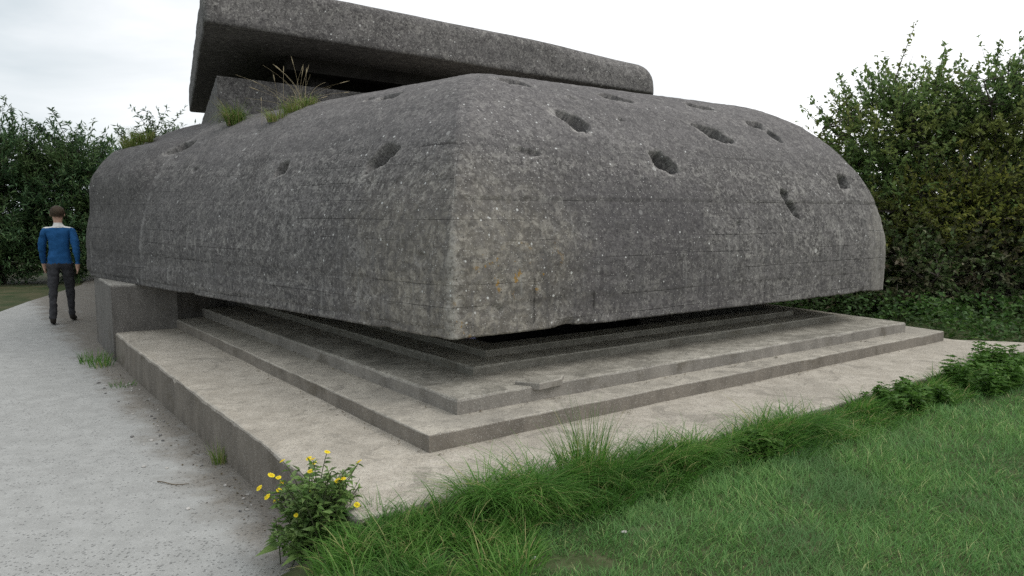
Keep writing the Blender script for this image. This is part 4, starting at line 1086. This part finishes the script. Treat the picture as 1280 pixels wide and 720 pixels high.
# ------------------------------------------------------------------ light, sky, camera
w = bpy.data.worlds.new('World'); scene.world = w; w.use_nodes = True
nt = w.node_tree; nt.nodes.clear()
def N(ty): return nt.nodes.new(ty)
out = N('ShaderNodeOutputWorld'); bg = N('ShaderNodeBackground'); nt.links.new(bg.outputs[0], out.inputs[0])
SUN_EL, SUN_AZ = 50, 98                            # azimuth clockwise from the view direction (+Y)
sky = N('ShaderNodeTexSky'); sky.sky_type = 'NISHITA'; sky.sun_disc = False; sky.sun_elevation = R_(SUN_EL); sky.sun_rotation = R_(SUN_AZ)
tc = N('ShaderNodeTexCoord')
nz = N('ShaderNodeTexNoise'); nz.inputs['Scale'].default_value = 2.3; nz.inputs['Detail'].default_value = 7; nz.inputs['Roughness'].default_value = .52; nz.inputs['Distortion'].default_value = .3
mp = N('ShaderNodeMapping'); mp.inputs['Scale'].default_value = (1, 1, 2.2); mp.inputs['Location'].default_value = (.35, .1, .45)
nt.links.new(tc.outputs['Generated'], mp.inputs[0]); nt.links.new(mp.outputs[0], nz.inputs['Vector'])
# brighter cloud towards the hidden sun
dt = N('ShaderNodeVectorMath'); dt.operation = 'DOT_PRODUCT'; nt.links.new(tc.outputs['Generated'], dt.inputs[0])
se, ce = math.sin(R_(SUN_EL)), math.cos(R_(SUN_EL)); dt.inputs[1].default_value = (ce * math.sin(R_(62)), ce * math.cos(R_(62)), se)
mr = N('ShaderNodeMapRange'); nt.links.new(dt.outputs['Value'], mr.inputs[0])
for k_, v in ((1, -.2), (2, .75), (3, 0), (4, .62)): mr.inputs[k_].default_value = v
ad = N('ShaderNodeMath'); ad.operation = 'ADD'; nt.links.new(nz.outputs[0], ad.inputs[0]); nt.links.new(mr.outputs[0], ad.inputs[1])
cr = N('ShaderNodeValToRGB'); nt.links.new(ad.outputs[0], cr.inputs[0])
el = cr.color_ramp.elements; el[0].position = .66; el[0].color = (7.2, 7.9, 8.3, 1); el[1].position = .84; el[1].color = (10.2, 10.5, 10.7, 1)
e3 = el.new(1.0); e3.color = (13.5, 13.6, 13.7, 1)
mx = N('ShaderNodeMix'); mx.data_type = 'RGBA'; mx.inputs[0].default_value = .9
nt.links.new(sky.outputs[0], mx.inputs[6]); nt.links.new(cr.outputs[0], mx.inputs[7])
nt.links.new(mx.outputs[2], bg.inputs[0]); bg.inputs[1].default_value = .1

sd = bpy.data.lights.new('sun', 'SUN'); sd.energy = 1.0; sd.angle = R_(22); sd.color = (1, .97, .92)
so = bpy.data.objects.new('sun', sd); COL.objects.link(so)
dv = Vector((ce * math.sin(R_(SUN_AZ)), ce * math.cos(R_(SUN_AZ)), se)); so.rotation_euler = dv.to_track_quat('Z', 'Y').to_euler()
so.location = (6, 2, 12)

cd = bpy.data.cameras.new('camera'); co = bpy.data.objects.new('camera', cd); COL.objects.link(co)
co.location = CAM; co.rotation_euler = (R_(90 - 5.66), 0, 0); cd.sensor_width = 36; cd.lens = 950 / 1280 * 36; cd.clip_end = 3000; cd.clip_start = .05
scene.camera = co
scene.view_settings.view_transform = 'Standard'; scene.view_settings.look = 'None'; scene.view_settings.exposure = 0; scene.view_settings.gamma = 1
scene.render.engine = 'CYCLES'
scene.cycles.max_bounces = 8; scene.cycles.diffuse_bounces = 5; scene.cycles.transmission_bounces = 5; scene.cycles.use_denoising = False
